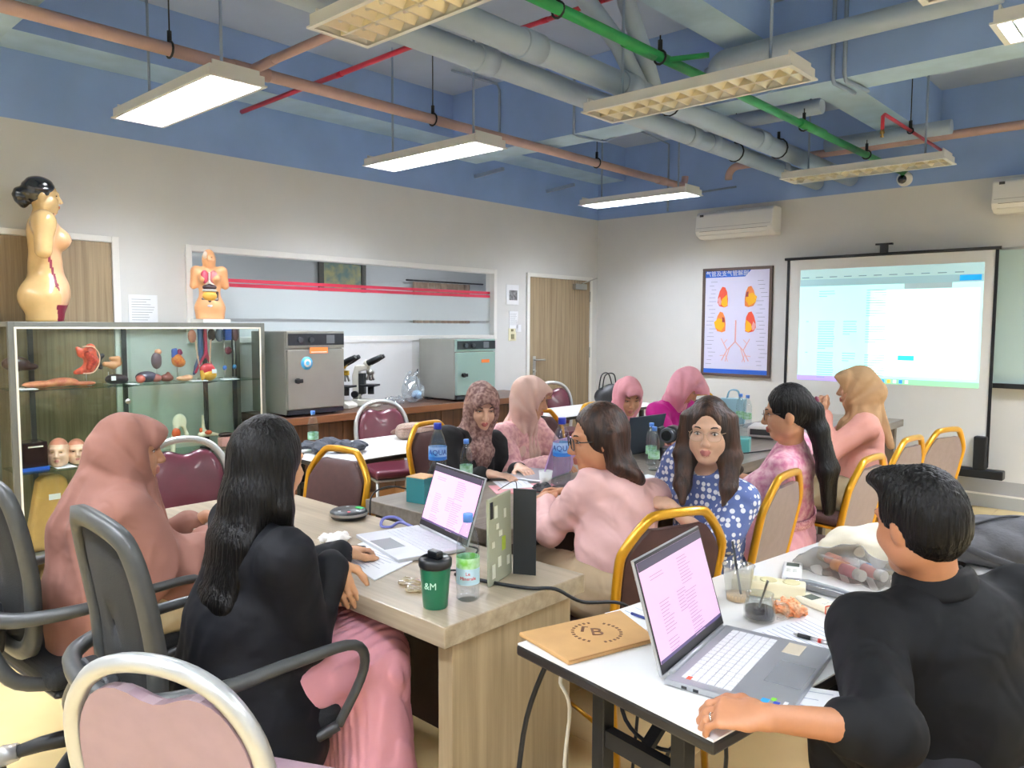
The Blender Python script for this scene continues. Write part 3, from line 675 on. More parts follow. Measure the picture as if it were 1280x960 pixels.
# ================================================================== chairs
m_gold=M('gold_frame','#d39a1e',.28,.55,coat=.3); m_silver=M('silver_frame','#c4c6c4',.32,.6); m_maroon=M('maroon_vinyl','#5a2432',.3,noise=.12,nscale=14,coat=.15)
m_brownv=M('brown_fabric','#4a2d2a',.6,noise=.1,nscale=30); m_taupe=M('taupe_back','#8f7f7c',.6,noise=.06,nscale=30); m_mauve=M('mauve_vinyl','#a0868f',.4,noise=.05,nscale=20)
def chair_parts(t,kind,front,back):
    fr=m_gold if kind=='gold' else m_silver
    if kind=='gold': half=[(.185,.44),(.197,.60),(.205,.76),(.193,.82),(.125,.905),(.075,.925)]
    else: half=[(.175,.44),(.20,.60),(.208,.70),(.195,.80),(.15,.875),(.085,.915),(.0,.928)]
    full=half+[(-a,b) for a,b in reversed(half) if a>0]
    yb=lambda z:-.195-(z-.44)*.2
    P=[(x,yb(z),z) for x,z in full]
    P=curve_pts(P,4 if kind!='gold' else 3)
    r=.0165 if kind=='gold' else .018
    MB().tube(P,r,8).build('back_frame',fr,t)
    sc=.91
    inner=[((x*sc),.44+(z-.44)*.945 if z>.5 else z+.06) for x,z in full]
    # dip at the top as a hand grip
    n=len(inner); inner2=[]
    top=max(z for x,z in inner)
    for x,z in inner:
        if z>top-.035: z=z-.045*(1-min(1,abs(x)/.1)) - .006
        inner2.append((x,z))
    m=MB(); ic=[(p.x,p.y) for p in curve_pts([(x,z,0) for x,z in inner2],3)]
    v0=[(x,yb(z)+.014,z) for x,z in ic]; v1=[(x,yb(z)-.010,z) for x,z in ic]; k=len(ic)
    cz=sum(z for x,z in ic)/k; cx=0
    rings=[]
    for s,off in ((1,.0),(.95,.013),(.8,.019),(.0,.021)): rings.append([(cx+(x-cx)*s,yb(cz+(z-cz)*s)+.012+off,cz+(z-cz)*s) for x,z in ic])
    vs=[p for rg in rings for p in rg]; fs=[(i*k+j,i*k+(j+1)%k,(i+1)*k+(j+1)%k,(i+1)*k+j) for i in range(3) for j in range(k)]
    m.add(vs,fs,0,True); m.build('back_cushion',front,t,weld=True)
    MB().add(v0+v1,[tuple(range(k,2*k))]+[(j,(j+1)%k,k+(j+1)%k,k+j) for j in range(k)],0).build('back_shell',back,t)
    MB().box((-.205,-.19,.41),(.205,.215,.475)).build('seat',front,t,bevel=.028,seg=4)
    MB().box((-.2,-.19,.395),(.2,.21,.41)).build('seat_frame',fr,t)
    for s in (-1,1):
        MB().tube([(s*.185,-.19,.44),(s*.18,-.2,.3),(s*.178,-.24,0)],.013,8).build('leg',fr,t)
        MB().tube([(s*.185,.19,.405),(s*.188,.2,.2),(s*.19,.2,0)],.013,8).build('leg',fr,t)
        MB().cyl((s*.182,-.215,.18),(s*.187,.2,.18),.008,8).build('stretcher',fr,t)
protos={}
def chair(kind,label,x,y,face,var=0,tilt=0):
    """face: direction (dx,dy) the sitter looks to"""
    rz=math.atan2(face[1],face[0])-math.pi/2
    key=(kind,var)
    fm,bm_={('gold',0):(m_brownv,m_brownv),('gold',1):(m_brownv,m_taupe),('silver',0):(m_maroon,m_maroon),('silver',1):(m_mauve,m_mauve)}[key]
    name='banquet_chair'
    if key not in protos:
        t=thing(name,label,'chair',(x,y,0),rz); chair_parts(t,kind,fm,bm_); protos[key]=t
    else:
        t=copy_tree(protos[key]); t.location=(x,y,0); t.rotation_euler=(0,0,rz); t['label']=label
    return t
chair('silver','silver-framed maroon chair at the head of the foreground oak table, before the organ cabinet',1.86,1.70,(1,-.25))
chair('gold','empty gold-framed brown chair tucked in at the back of the foreground oak table',2.46,1.86,(.12,-1))
chair('gold','gold-framed chair under the woman in black with the spotted brown headscarf',2.27,3.13,(1,.15))
chair('gold','gold-framed chair of the woman with the pale peach headscarf',2.20,3.62,(1,.1))
chair('gold','gold-framed chair of the dusty pink veiled woman reading a laptop',2.31,4.05,(1,-.1))
chair('gold','gold-framed chair behind the woman in magenta',2.28,4.75,(1,.0))
chair('gold','gold-framed chair beyond the far table by the two bottles, before the back wall',2.42,6.05,(1,-.3))
chair('silver','silver-framed maroon chair between the white table and the walnut counter',.98,3.62,(1,-.35))
chair('silver','silver-framed chair in front of the far wooden door',.62,6.10,(1,-.5))
chair('gold','gold-framed chair of the woman in the pink blouse, green mark on its back',3.98,2.26,(-.93,.36),0)
chair('gold','gold-framed chair beside the woman in the blue polka dot dress',3.95,3.02,(-1,-.05),1)
chair('gold','gold-framed chair of the woman in the pink patterned dress',4.07,3.70,(-1,.05),1)
chair('gold','gold-framed chair of the woman in the tan headscarf before the screen',4.02,4.52,(-1,.1),1)
chair('gold','empty gold-framed chair in front of the screen, furthest right of the gold chairs',4.08,5.10,(-1,.3),1)
chair('silver','pale mauve chair with a silver frame, cut by the bottom edge in front',4.02,.80,(-.45,.9),1)
chair('silver','dark maroon chair under the man in the black shirt',5.24,1.52,(-1,.05),0)
# green paint mark on the back of one gold chair
ch=[o for o in COL.objects if o.get('label','').startswith('gold-framed chair of the woman in the pink blouse')][0]
MB().ball((-.095,-.2655,.745),(.035,.004,.02),12).ball((-.12,-.261,.72),(.025,.004,.014),12).build('green_mark',M('green_mark','#8fa36a',.6),ch)

m_plast=M('chair_plastic','#3f4140',.42,noise=.05,nscale=40); m_plast2=M('chair_plastic_dark','#26282a',.45); m_mesh=M('chair_mesh','#1d2023',.8,bump=.3,bscale=300)
def office_chair(label,x,y,rz,wrap=False):
    t=thing('office_chair',label,'chair',(x,y,0),rz)
    yb=lambda xx,z:-.235-(z-.55)*.16+.55*xx*xx-(.10*max(0,.75-z))
    half=[(.0,.50),(.13,.50),(.195,.56),(.22,.72),(.225,.88),(.205,1.0),(.15,1.055),(.0,1.075)]
    full=half+[(-a,b) for a,b in reversed(half) if a>0]
    P=curve_pts([(a,b,0) for a,b in full],4,closed=True)
    m=MB(); n=len(P); cz=.78
    # broad flat rim, like a moulded frame
    ro=[]; 
    for s,dy in ((1.0,-.012),(1.0,.014),(.86,.02),(.80,.012),(.80,-.008),(.88,-.02)):
        ro.append([(p.x*s,yb(p.x*s,cz+(p.y-cz)*(s if s==1 else s+.03))+dy,cz+(p.y-cz)*(s if s==1 else s+.03)) for p in P])
    k=len(ro); vs=[q for r in ro for q in r]
    m.add(vs,[(i*n+j,i*n+(j+1)%n,((i+1)%k)*n+(j+1)%n,((i+1)%k)*n+j) for i in range(k) for j in range(n)],0,True)
    m.build('back_frame',m_plast,t)
    ip=[(p.x*.83,cz+(p.y-cz)*.85) for p in P]; g=MB(); rings=[[(x*s,yb(x*s,cz+(z-cz)*s)+.006,cz+(z-cz)*s) for x,z in ip] for s in (1,.66,.33,.04)]
    g.add([q for r in rings for q in r],[(i*n+j,i*n+(j+1)%n,(i+1)*n+(j+1)%n,(i+1)*n+j) for i in range(3) for j in range(n)],0,True).build('back_mesh',m_mesh,t,solid=.006)
    # arm bow wrapping round the back, then forward and down to the seat
    bow=[(-.27,.20,.44),(-.29,.27,.58),(-.305,.23,.665),(-.31,.06,.675),(-.30,-.14,.665),(-.22,-.29,.655),(-.09,-.335,.65),(.09,-.335,.65),(.22,-.29,.655),(.30,-.14,.665),(.31,.06,.675),(.305,.23,.665),(.29,.27,.58),(.27,.20,.44)]
    c=curve_pts(bow,5); rr=[.013+.012*math.exp(-((i/len(c)-.5)/.22)**2) for i in range(len(c))]
    m=MB().tube(c,rr,10); m.v=[(a,b,q) for a,b,q in m.v]; m.build('arm_bow',m_plast,t)
    for s in (-1,1):
        MB().tube(curve_pts([(s*.05,-.33,.65),(s*.13,-.335,.55),(s*.17,-.28,.45),(s*.18,-.12,.40)],5),[.022]*16,10).build('back_strut',m_plast,t)
        MB().tube(curve_pts([(s*.27,.20,.44),(s*.24,.12,.41),(s*.2,.05,.40)],5),.015,8).build('arm_support',m_plast2,t)
    MB().prism([(-.09,.52),(.09,.52),(.12,.60),(.09,.68),(-.09,.68),(-.12,.60)],-.325,-.285,1).build('lumbar_pad',m_plast2,t,bevel=.01)
    MB().box((-.235,-.22,.40),(.235,.25,.475)).build('seat',m_mesh,t,bevel=.035,seg=4)
    MB().box((-.22,-.2,.375),(.22,.22,.40)).build('seat_pan',m_plast2,t,bevel=.02)
    MB().box((-.09,-.1,.31),(.09,.12,.375)).build('tilt_mechanism',m_plast2,t,bevel=.01)
    MB().cyl((0,0,.10),(0,0,.31),.028,14).cyl((0,0,.06),(0,0,.16),.042,14).build('gas_lift',m_plast2,t)
    for i in range(5):
        a=i*2*math.pi/5+.35; cx,sy=math.cos(a),math.sin(a)
        MB().tube([(.03*cx,.03*sy,.12),(.16*cx,.16*sy,.105),(.30*cx,.30*sy,.075)],[.032,.026,.018],8).build('base_leg',m_plast2,t)
        ca=MB(); 
        for q in (-.014,.014): ca.cyl((.30*cx-sy*(q-.009),.30*sy+cx*(q-.009),.028),(.30*cx-sy*(q+.009),.30*sy+cx*(q+.009),.028),.028,14)
        ca.cyl((.3*cx,.3*sy,.03),(.3*cx,.3*sy,.075),.01,8); co=ca.build('caster',m_plast2,t)
        if wrap: MB().tube([(.23*cx,.23*sy,.09),(.27*cx,.27*sy,.083),(.30*cx,.30*sy,.07),(.32*cx,.32*sy,.06)],[.028,.034,.032,.026],10).build('plastic_wrap',Mglass('wrap_film','#f5f5f5',.5,.25,body=.35),co)
    return t
office_chair('grey-black mesh office chair of the woman in the brown headscarf, its foot wrapped in film',2.72,.92,math.radians(4),True)
office_chair('grey-black mesh office chair of the woman in the black blazer',3.52,.98,math.radians(-2))

# ================================================================== display cabinet with organ models
CX0,CX1,CY0,CY1,CZ0,CZ1=.03,.42,1.305,2.905,.12,1.53
t=thing('display_cabinet','glass display cabinet with grey metal frame full of organ models','cabinet',(0,0,0)); CAB=t
m_alu=M('cabinet_grey','#7d7f78',.4,.5); m_cream=M('cabinet_gasket','#efeadb',.5); m_cgl=Mglass('cabinet_glass','#f3faf7',.10)
b=.03
def bar(name,a,c,mat,par=None): return MB().box(a,c).build(name,mat,par or CAB,bevel=.002)
for x in (CX0,CX1-b):
    for y in (CY0,CY1-b): bar('corner_post',(x,y,CZ0),(x+b,y+b,CZ1),m_alu)
for x in (CX0,CX1-b):
    for z in (CZ0,CZ1-b): bar('long_rail',(x,CY0+b,z),(x+b,CY1-b,z+b),m_alu)
for y in (CY0,CY1-b):
    for z in (CZ0,CZ1-b): bar('end_rail',(CX0+b,y,z),(CX1-b,y+b,z+b),m_alu)
for a,c in (((CX1-.004,CY0+b,CZ1-b-.012),(CX1+.003,CY1-b,CZ1-b)),((CX1-.004,CY0+b,CZ0+b),(CX1+.003,CY0+b+.012,CZ1-b-.012)),((CX1-.004,CY1-b-.012,CZ0+b),(CX1+.003,CY1-b,CZ1-b-.012))): bar('gasket',a,c,m_cream)
bar('base_panel',(CX0+b,CY0+b,CZ0),(CX1-b,CY1-b,CZ0+.02),m_alu)
def glz(name,a,b_,c,d,mat=m_cgl): return MB().quad(a,b_,c,d).build(name,mat,CAB)
glz('pane',(CX1-.017,CY0+b,CZ0+b),(CX1-.017,CY1-b,CZ0+b),(CX1-.017,CY1-b,CZ1-b),(CX1-.017,CY0+b,CZ1-b))
for yy in (CY0+.015,CY1-.015): glz('pane',(CX0+b,yy,CZ0+b),(CX1-b,yy,CZ0+b),(CX1-b,yy,CZ1-b),(CX0+b,yy,CZ1-b))
for xx,y0,y1 in ((CX0+.012,CY0+b,2.12),(CX0+.018,2.10,CY1-b)): glz('pane',(xx,y0,CZ0+b),(xx,y1,CZ0+b),(xx,y1,CZ1-b),(xx,y0,CZ1-b))
glz('top_pane',(CX0+b,CY0+b,CZ1-.01),(CX1-b,CY0+b,CZ1-.01),(CX1-b,CY1-b,CZ1-.01),(CX0+b,CY1-b,CZ1-.01))
SH1,SH2=1.122,.635
for z in (SH1,SH2):
    bar('glass_shelf',(CX0+.045,CY0+b,z),(CX1-.025,CY1-b,z+.008),Mglass('shelf_glass','#e2f2ea',.2))
    for y in (1.5,2.06,2.62): MB().prism([(CX0+.03,z-.035),(CX0+.03,z),(CX0+.22,z),(CX0+.22,z-.008)],y,y+.012,1).build('shelf_bracket',m_black,CAB)
for y in (1.50,2.055,2.615,2.84): bar('shelf_upright',(CX0+.023,y,CZ0+.02),(CX0+.043,y+.028,CZ1-b),M('upright_dark','#4a4d4c',.45,.4))
for x in (CX0+.04,CX1-.04):
    for y in (CY0+.06,CY1-.06):
        MB().cyl((x-.012,y,.035),(x+.012,y,.035),.035,14).cyl((x,y,.05),(x,y,.12),.012,8).build('caster',m_black,CAB)
MB().lathe([(.0,0),(.016,0),(.016,.01),(.0,.01)],14,c=(0,0,0),cap=False).build('finger_lock',m_steel,CAB,loc=(CX1-.012,1.95,1.03),rot=(0,math.pi/2,0))

# ================================================================== counter and laboratory equipment
m_walnut=Mwood('walnut_front','#6f4b33','#4a2f20',2,1.0,.4,band=30); m_ctop=Mwood('counter_top','#5a3b2a','#45291c',1,1.0,.35,band=20); m_cedge=Mwood('counter_edge','#8a5a3a','#6b4128',1,1.0,.4,band=20)
m_plinth=M('plinth_orange','#b07c4b',.45)
cn=['walnut counter cabinet under the near laboratory oven','walnut counter cabinet below the microscopes','walnut counter cabinet below the far laboratory oven']
for i,(y0,y1) in enumerate(((2.93,3.93),(3.935,4.935),(4.94,5.86))):
    t=thing('counter_cabinet',cn[i],'cabinet',(0,(y0+y1)/2,0)); w_=(y1-y0)/2
    MB().box((.02,-w_,.10),(.60,w_,.80)).build('carcass',m_walnut,t)
    MB().box((.02,-w_,0),(.57,w_,.10)).build('plinth',m_plinth,t)
    MB().box((.60,-w_,.10),(.615,w_,.20)).build('bottom_rail',m_plinth,t)
    for s in (-1,1): MB().box((.60,min(s*.004,s*(w_-.004)),.205),(.618,max(s*.004,s*(w_-.004)),.79)).build('door_panel',m_walnut,t,bevel=.002)
t=thing('worktop','long dark wooden worktop along the left wall','worktop',(0,4.39,0))
MB().box((.015,-1.47,.80),(.655,1.47,.852)).build('slab',m_ctop,t,bevel=.003)
MB().box((.655,-1.47,.80),(.665,1.47,.852)).build('front_edge',m_cedge,t,bevel=.002)
o=MB().box((.004,3.50,.856),(.02,4.62,1.372)).box((.004,3.50,1.372),(.026,4.62,1.392)).build('back_panel',M('panel_white','#e6e7e6',.5)); tag(o,'white splash panel on the worktop behind the microscopes','panel')
m_ss=M('stainless','#a5a69f',.33,.75,noise=.04,nscale=5); m_ss2=M('stainless_green','#a3bdb6',.33,.6)
def oven(label,y0,y1,z1,x0,x1,mat,mirror,door2):
    t=thing('laboratory_oven',label,'oven',(0,(y0+y1)/2,.855)); w_=(y1-y0)/2; h=z1-.855
    MB().box((x0,-w_,.012),(x1-.03,w_,h)).build('body',m_ss,t,bevel=.006)
    for a in (-1,1):
        for xx in (x0+.05,x1-.08): MB().cyl((xx,a*(w_-.05),0),(xx,a*(w_-.05),.014),.018,10).build('foot',m_black,t)
    MB().box((x1-.03,-w_,h*.80),(x1-.005,w_,h)).build('head_panel',mat,t,bevel=.003)
    MB().box((x1-.005,-w_+.012,h*.835),(x1+.001,w_-.005,h*.972)).build('control_panel',M('panel_black','#22252b',.25),t)
    MB().box((x1-.03,-w_+.004,.05),(x1,w_-.004,h*.785)).build('door',door2,t,bevel=.006)
    MB().box((x1-.028,-w_+.01,.014),(x1-.006,w_-.01,.046)).build('kick_strip',M('panel_black','#22252b',.25),t)
    MB().cyl((x1,-w_+.075,h*.42),(x1+.03,-w_+.075,h*.42),.02,16).box((x1+.012,-w_+.05,h*.42-.014),(x1+.034,-w_+.11,h*.42+.014)).build('door_knob',M('knob_black','#161718',.35),t,bevel=.005)
    for yy in (-.14,-.05): MB().cyl((x1,yy,h*.9),(x1+.018,yy,h*.9),.02,16).build('dial',M('dial_grey','#3d4146',.3,.3),t)
    MB().box((x1+.001,w_-.16,h*.855),(x1+.003,w_-.09,h*.955)).build('switch_plate',M('plate_grey','#5a5f64',.4),t)
    return t
t=oven('tall stainless laboratory oven on the counter beside the display cabinet',2.975,3.465,1.472,.10,.60,m_ss,0,m_ss)
MB().box((.601,.0-.06,.455),(.603,.095,.50)).build('orange_label',M('label_orange','#f0853f',.5),t)
MB().box((.603,-.05,.462),(.6034,.085,.468)).build('label_line',m_white,t)
o=MB().lathe([(.002,0),(.048,0),(.048,.001),(.002,.001)],24).build('round_sticker',M('sticker_blue','#49a9dd',.4),t,loc=(.6005,-.085,.385),rot=(0,math.pi/2,0))
MB().lathe([(.016,0),(.03,0),(.03,.001),(.016,.001)],20,cap=False).build('sticker_ring',M('sticker_white','#eef6fb',.4),o,loc=(0,.006,.001))
t=oven('second laboratory oven with a pale green door, at the far end of the counter',4.635,5.125,1.398,.10,.60,m_ss2,0,m_ss2)
MB().box((.601,.06,.33),(.603,.16,.36)).build('orange_label',M('label_orange','#f0853f',.5),t)
tag(MB().tube(curve_pts([(.12,4.60,1.12),(.13,4.58,1.0),(.2,4.6,.87),(.3,4.625,.862)],5),.006,8).build('power_cable',m_black),'black power cable hanging beside the far oven','cable')

def microscope(label,x,y,rz,yel=False):
    t=thing('microscope',label,'microscope',(x,y,.853),rz); wm=M('micro_white','#dedcd0',.35); 
    MB().prism([(-.10,0),(.11,0),(.11,.03),(.06,.055),(-.10,.06)],-.075,.075,0 if False else 1).build('base',wm,t,bevel=.008)
    MB().prism([(-.10,.05),(-.045,.05),(-.055,.2),(-.05,.285),(.03,.30),(.03,.34),(-.08,.335),(-.105,.25)],-.035,.035,1).build('arm',wm,t,bevel=.008)
    MB().box((-.05,-.03,.10),(-.005,.03,.27)).build('focus_block',m_plast2,t)
    MB().box((-.03,-.075,.165),(.10,.075,.18)).build('stage',m_black,t)
    MB().cyl((.045,0,.10),(.045,0,.165),.026,14).build('condenser',m_black,t)
    MB().cyl((.04,0,.30),(.04,0,.265),.032,14).build('nosepiece',m_steel if not yel else M('micro_yellow','#d9b23a',.4),t)
    for a in range(4): 
        q=a*math.pi/2+.5; MB().cyl((.04+.012*math.cos(q),.012*math.sin(q),.268),(.04+.03*math.cos(q),.03*math.sin(q),.215),.009,10).build('objective',m_steel,t)
    MB().cyl((.01,0,.335),(.03,0,.365),.034,14).build('head',wm if not yel else M('micro_yellow','#d9b23a',.4),t)
    for s in (-1,1):
        MB().tube([(.03,s*.022,.355),(.09,s*.03,.385),(.15,s*.032,.415)],[.026,.024,.017],12).build('eyepiece',m_black,t)
    for s in (-1,1): MB().cyl((-.075,s*.035,.10),(-.075,s*.07,.10),.028,14).build('focus_knob',m_black,t)
    return t
microscope('white binocular microscope beside the clear plastic bag',.33,3.86,math.radians(35))
microscope('yellow-headed microscope half hidden by the near oven',.30,3.64,math.radians(25),True)
# ================================================================== things on the tables
TZ=.75
m_pet=Mglass('pet_plastic','#f4f9fb',.22,.05); m_water=Mglass('water','#eef6f8',.1,.02); m_capb=M('cap_blue','#5b93e6',.4); m_capd=M('cap_dark_blue','#2a3fb0',.4)
def bottle(label,x,y,h,r,cap,lab,z=TZ,rz=0,name='water_bottle'):
    t=thing(name,label,'bottle',(x,y,z),rz); k=h/.22
    prof=[(r*.75,0),(r,.006*k),(r*.95,.02*k),(r,.035*k),(r*.93,.075*k),(r,.085*k),(r*.94,.1*k),(r,.125*k),(r*.97,.145*k),(r*.72,.175*k),(r*.42,.195*k),(r*.38,.205*k)]
    MB().lathe(prof,20).build('bottle_body',m_pet,t)
    MB().lathe([(r*.43,.200*k),(r*.43,.218*k),(r*.40,.221*k)],16).build('cap',cap,t)
    if lab=='aqua':
        MB().lathe([(r*1.01,.098*k),(r*1.015,.142*k)],24,cap=False).build('label_band',M('aqua_label','#dfeefa',.35,noise=1,nscale=9,col2='#4b9be0'),t)
        MB().lathe([(r*1.02,.098*k),(r*1.02,.110*k)],24,cap=False).build('label_band',M('aqua_blue','#2f78cf',.35),t)
        o=text_mesh('AQUA',.034*k*.72,'lettering',M('aqua_ink','#1f3f9e',.4),t,depth=.0005); bent_text(o,r*1.03); o.location=(0,0,.124*k)
        o.rotation_euler=(0,0,-rz+math.atan2(-y,5.5-x)+math.pi/2)
    elif lab=='minerale':
        MB().lathe([(r*1.01,.045*k),(r*1.01,.086*k)],24,cap=False).build('label_band',M('minerale_label','#bfe3f2',.35),t)
        MB().lathe([(r*1.01,.086*k),(r*1.01,.112*k)],24,cap=False).build('label_band',M('minerale_green','#7cc84e',.35,noise=.6,nscale=30,col2='#cfeeda'),t)
        o=text_mesh('Le\nMinerale',.0135,'lettering',M('minerale_ink','#c8283c',.4),t,depth=.0005); bent_text(o,r*1.03); o.location=(0,0,.068*k)
        o.rotation_euler=(0,0,-rz+math.atan2(-y,5.5-x)+math.pi/2)
    elif lab=='green':
        MB().lathe([(r*1.01,.06*k),(r*1.01,.10*k)],20,cap=False).build('label_band',M('green_label','#bfe6d8',.35,noise=.7,nscale=40,col2='#74b86a'),t)
    return t
bottle('small clear water bottle with light blue cap and mountain label beside the tumbler',3.975,1.485,.245,.033,m_capb,'minerale')
bottle('tall clear bottle reading AQUA beside the woman in black, near the open laptop',2.80,2.43,.31,.043,m_capd,'aqua')
bottle('small clear bottle next to the tall AQUA bottle, by the woman in black',2.86,2.56,.225,.031,m_capb,'green')
bottle('tall clear bottle reading AQUA in front of the woman in the pink blouse',3.19,2.88,.33,.044,m_capd,'aqua')
bottle('small clear bottle with light blue cap in front of the black video camera, nearer one',3.30,3.53,.235,.031,m_capb,'green')
bottle('small clear bottle with light blue cap just behind the one by the video camera',3.20,3.66,.235,.031,m_capb,'green')
bottle('left one of the two bottles standing together on the far table',2.78,5.60,.25,.034,m_capb,'green')
bottle('right one of the two bottles standing together on the far table',2.87,5.53,.25,.034,m_capb,'green')
bottle('small clear water bottle standing on the white table by the counter',1.40,2.66,.24,.033,m_capb,'green')

# green tumbler
t=thing('tumbler','dark green travel tumbler with a black lid at the corner of the oak table','tumbler',(3.95,1.385,TZ))
MB().lathe([(.032,0),(.034,.003),(.043,.115),(.044,.118),(.0,.118)],28).build('cup',M('tumbler_green','#0c6b4c',.35,coat=.2),t)
MB().lathe([(.044,.112),(.046,.118),(.046,.134),(.038,.14),(.036,.136),(.0,.136)],28).build('lid',M('lid_black','#15171a',.3),t)
MB().box((-.022,-.012,.134),(.022,.012,.158)).build('flip_spout',M('lid_black','#15171a',.3),t,bevel=.006)
o=text_mesh('&M',.026,'lettering',M('print_mint','#bfe3d2',.4),t,depth=.0005); bent_text(o,.0415); o.location=(0,0,.068); o.rotation_euler=(0,0,math.atan2(-1.385,1.55)+math.pi/2-.35)

def laptop(label,x,y,rz,wid=.36,dep=.245,ang=105,scr='#f2c4e6',z=TZ,detail=True,silver='#b9bcc0',rows=0,lidcol=None):
    """hinge along local x at y=0, user sits at -y"""
    t=thing('laptop',label,'laptop',(x,y,z),rz); ms=M('laptop_'+silver,silver,.35,.5); lm=M('lid_'+lidcol,lidcol,.4,.2) if lidcol else ms
    ba=MB().box((-wid/2,-dep,.002),(wid/2,0,.016)).build('base',ms,t,bevel=.003)
    a=math.radians(ang-90); H=dep*.97
    rot=Matrix.Rotation(-a,4,'X'); rot.translation=(0,.004,.016)
    lid=MB().box((-wid/2,0,0),(wid/2,.007,H),0,rot).build('lid',lm,t,bevel=.002)
    MB().box((-wid/2+.003,-.0008,.004),(wid/2-.003,0,H-.003),0,rot).build('bezel',M('bezel_black','#17181c',.3),lid)
    sc=MB().box((-wid/2+.009,-.0016,.024),(wid/2-.009,-.0008,H-.01),0,rot).build('display',M('disp_'+scr,scr,.4,emit=.42),lid)
    if detail:
        MB().box((-wid/2+.009,-.002,H-.03),(wid/2-.009,-.0016,H-.01),0,rot).build('browser_bar',M('disp_bar','#4a4458',.4,emit=.12),lid)
        MB().box((-wid/2+.009,-.002,.024),(wid/2-.009,-.0016,.031),0,rot).build('task_bar',M('disp_task','#5a4a78',.4,emit=.15),lid)
        lt=MB()
        for c,(cx,w_,z0,n) in enumerate(((-.10,.07,.8,2),(-.09,.06,.55,10),(.0,.05,.55,7),(.05,.07,.82,9),(.05,.07,.5,10),(-.09,.06,.22,4),(.05,.07,.22,5))):
            for k in range(n): lt.box((cx-w_/2,-.0021,H*z0-k*.0075),(cx-w_/2+w_*(.6+.4*R_.random()),-.0016,H*z0-k*.0075+.0018),0,rot)
        tag(lt.build('text_lines',M('disp_text','#b692b4',.4,emit=.3),lid),kind='stuff')
        kb=MB(); kw=wid*.86; n=15; cw=kw/n; rh=.0185; y0=-.028
        for r in range(6):
            for q in range(n):
                if r==5 and 4<=q<=8:
                    if q>4: continue
                    kb.box((-kw/2+q*cw+.001,y0-r*rh-rh+.0015,.016),(-kw/2+(q+5)*cw-.001,y0-r*rh-.001,.0175)); continue
                kb.box((-kw/2+q*cw+.001,y0-r*rh-rh+.0015,.016),(-kw/2+(q+1)*cw-.001,y0-r*rh-.001,.0175))
        tag(kb.build('keys',M('key_'+('w' if rows else 'g'),'#dfe1e2' if rows else '#cfd2d6',.5),ba),kind='stuff')
        MB().box((-.07,-dep+.008,.016),(.055,-dep+.085,.0164)).build('touchpad',M('pad_'+silver,'#a3a6aa',.25,.4),ba)
        MB().cyl((-wid/2+.03,-.002,.018),(wid/2-.03,-.002,.018),.006,10).build('hinge',ms,t)
    return t
laptop('open silver laptop with a pink page on the foreground oak table',3.47,1.84,math.radians(-14),.36,.25,108,'#f3c0ea',silver='#d2d4d8')
LM=laptop('open grey laptop with a lilac page in front of the man in black',4.635,1.592,math.radians(97),.372,.262,107,'#ddb2d8',silver='#aeb1b5',rows=1)
b_=[c for c in LM.children if c.name.startswith('base')][0]
for a,b2,c in (((-.166,-.215),(-.148,-.200),'#3aa6e8'),((-.150,-.226),(-.136,-.216),'#7fc93f'),((-.172,-.236),(-.150,-.224),'#2445b8'),((.10,-.205),(.165,-.165),'#d8cdb4'),((-.155,-.25),(-.14,-.242),'#f2f2f2')):
    MB().box((a[0],a[1],.016),(b2[0],b2[1],.0166)).build('sticker',M('stk_'+c,c,.4),b_)
MB().box((-.163,-.0505,.0176),(-.148,-.040,.0179)).build('red_key_mark',M('key_red','#ef5a3c',.5),b_)
for y in (-.04,-.066): MB().box((-.1872,y-.012,.005),(-.1858,y+.0,.011)).build('port',M('bezel_black','#17181c',.3),b_)
laptop('lilac laptop seen from behind in front of the peach veiled woman',3.06,2.99,math.radians(-78),.32,.22,108,'#cbb5d6',detail=False,lidcol='#cda6d4')
laptop('dark laptop seen from behind in front of the woman reading in dusty pink',2.95,3.92,math.radians(-94),.35,.24,105,'#8f9aa8',detail=False,silver='#3a4450',lidcol='#2d3a48')
# tablet with stickers propped in a black folio
t=thing('tablet','tablet in a pale sticker-covered case propped upright on a black folio stand','tablet',(3.932,1.668,TZ))
ta=Vector((-.30,.954,0)).normalized(); tn=Vector((ta.y,-ta.x,0)); tu=(Vector((0,0,1))-tn*.02+ta*.0).normalized()
mt=Matrix(((ta.x,tn.x,tu.x,0),(ta.y,tn.y,tu.y,0),(ta.z,tn.z,tu.z,.001),(0,0,0,1)))
MB().box((-.078,-.009,0),(.078,0,.262),0,mt).build('case',M('case_sage','#a3a68e',.5),t,bevel=.003)
for i,(a,z,w_,h_) in enumerate(((-.05,.04,.010,.03),(-.01,.06,.010,.022),(-.05,.12,.008,.013),(.0,.145,.010,.012),(-.02,.17,.008,.012),(.02,.11,.012,.03),(-.03,.215,.010,.026),(.03,.20,.008,.02),(.05,.05,.009,.02))):
    MB().box((a-w_,0,z-h_*.7),(a+w_,.0012,z+h_*.7),0,mt).build('sticker',M('stick_white','#e4e5d4',.5) if i!=5 else M('stick_lime','#a9bd3a',.5),t)
MB().box((-.068,0,.2),(-.05,.0015,.25),0,mt).build('camera_plate',M('bezel_black','#17181c',.3),t)
MB().prism([(-.022,.076),(-.016,.070),(.048,.104),(.042,.112)],.0,.268,2).build('folio_flap',M('folio_black','#191e23',.5),t)
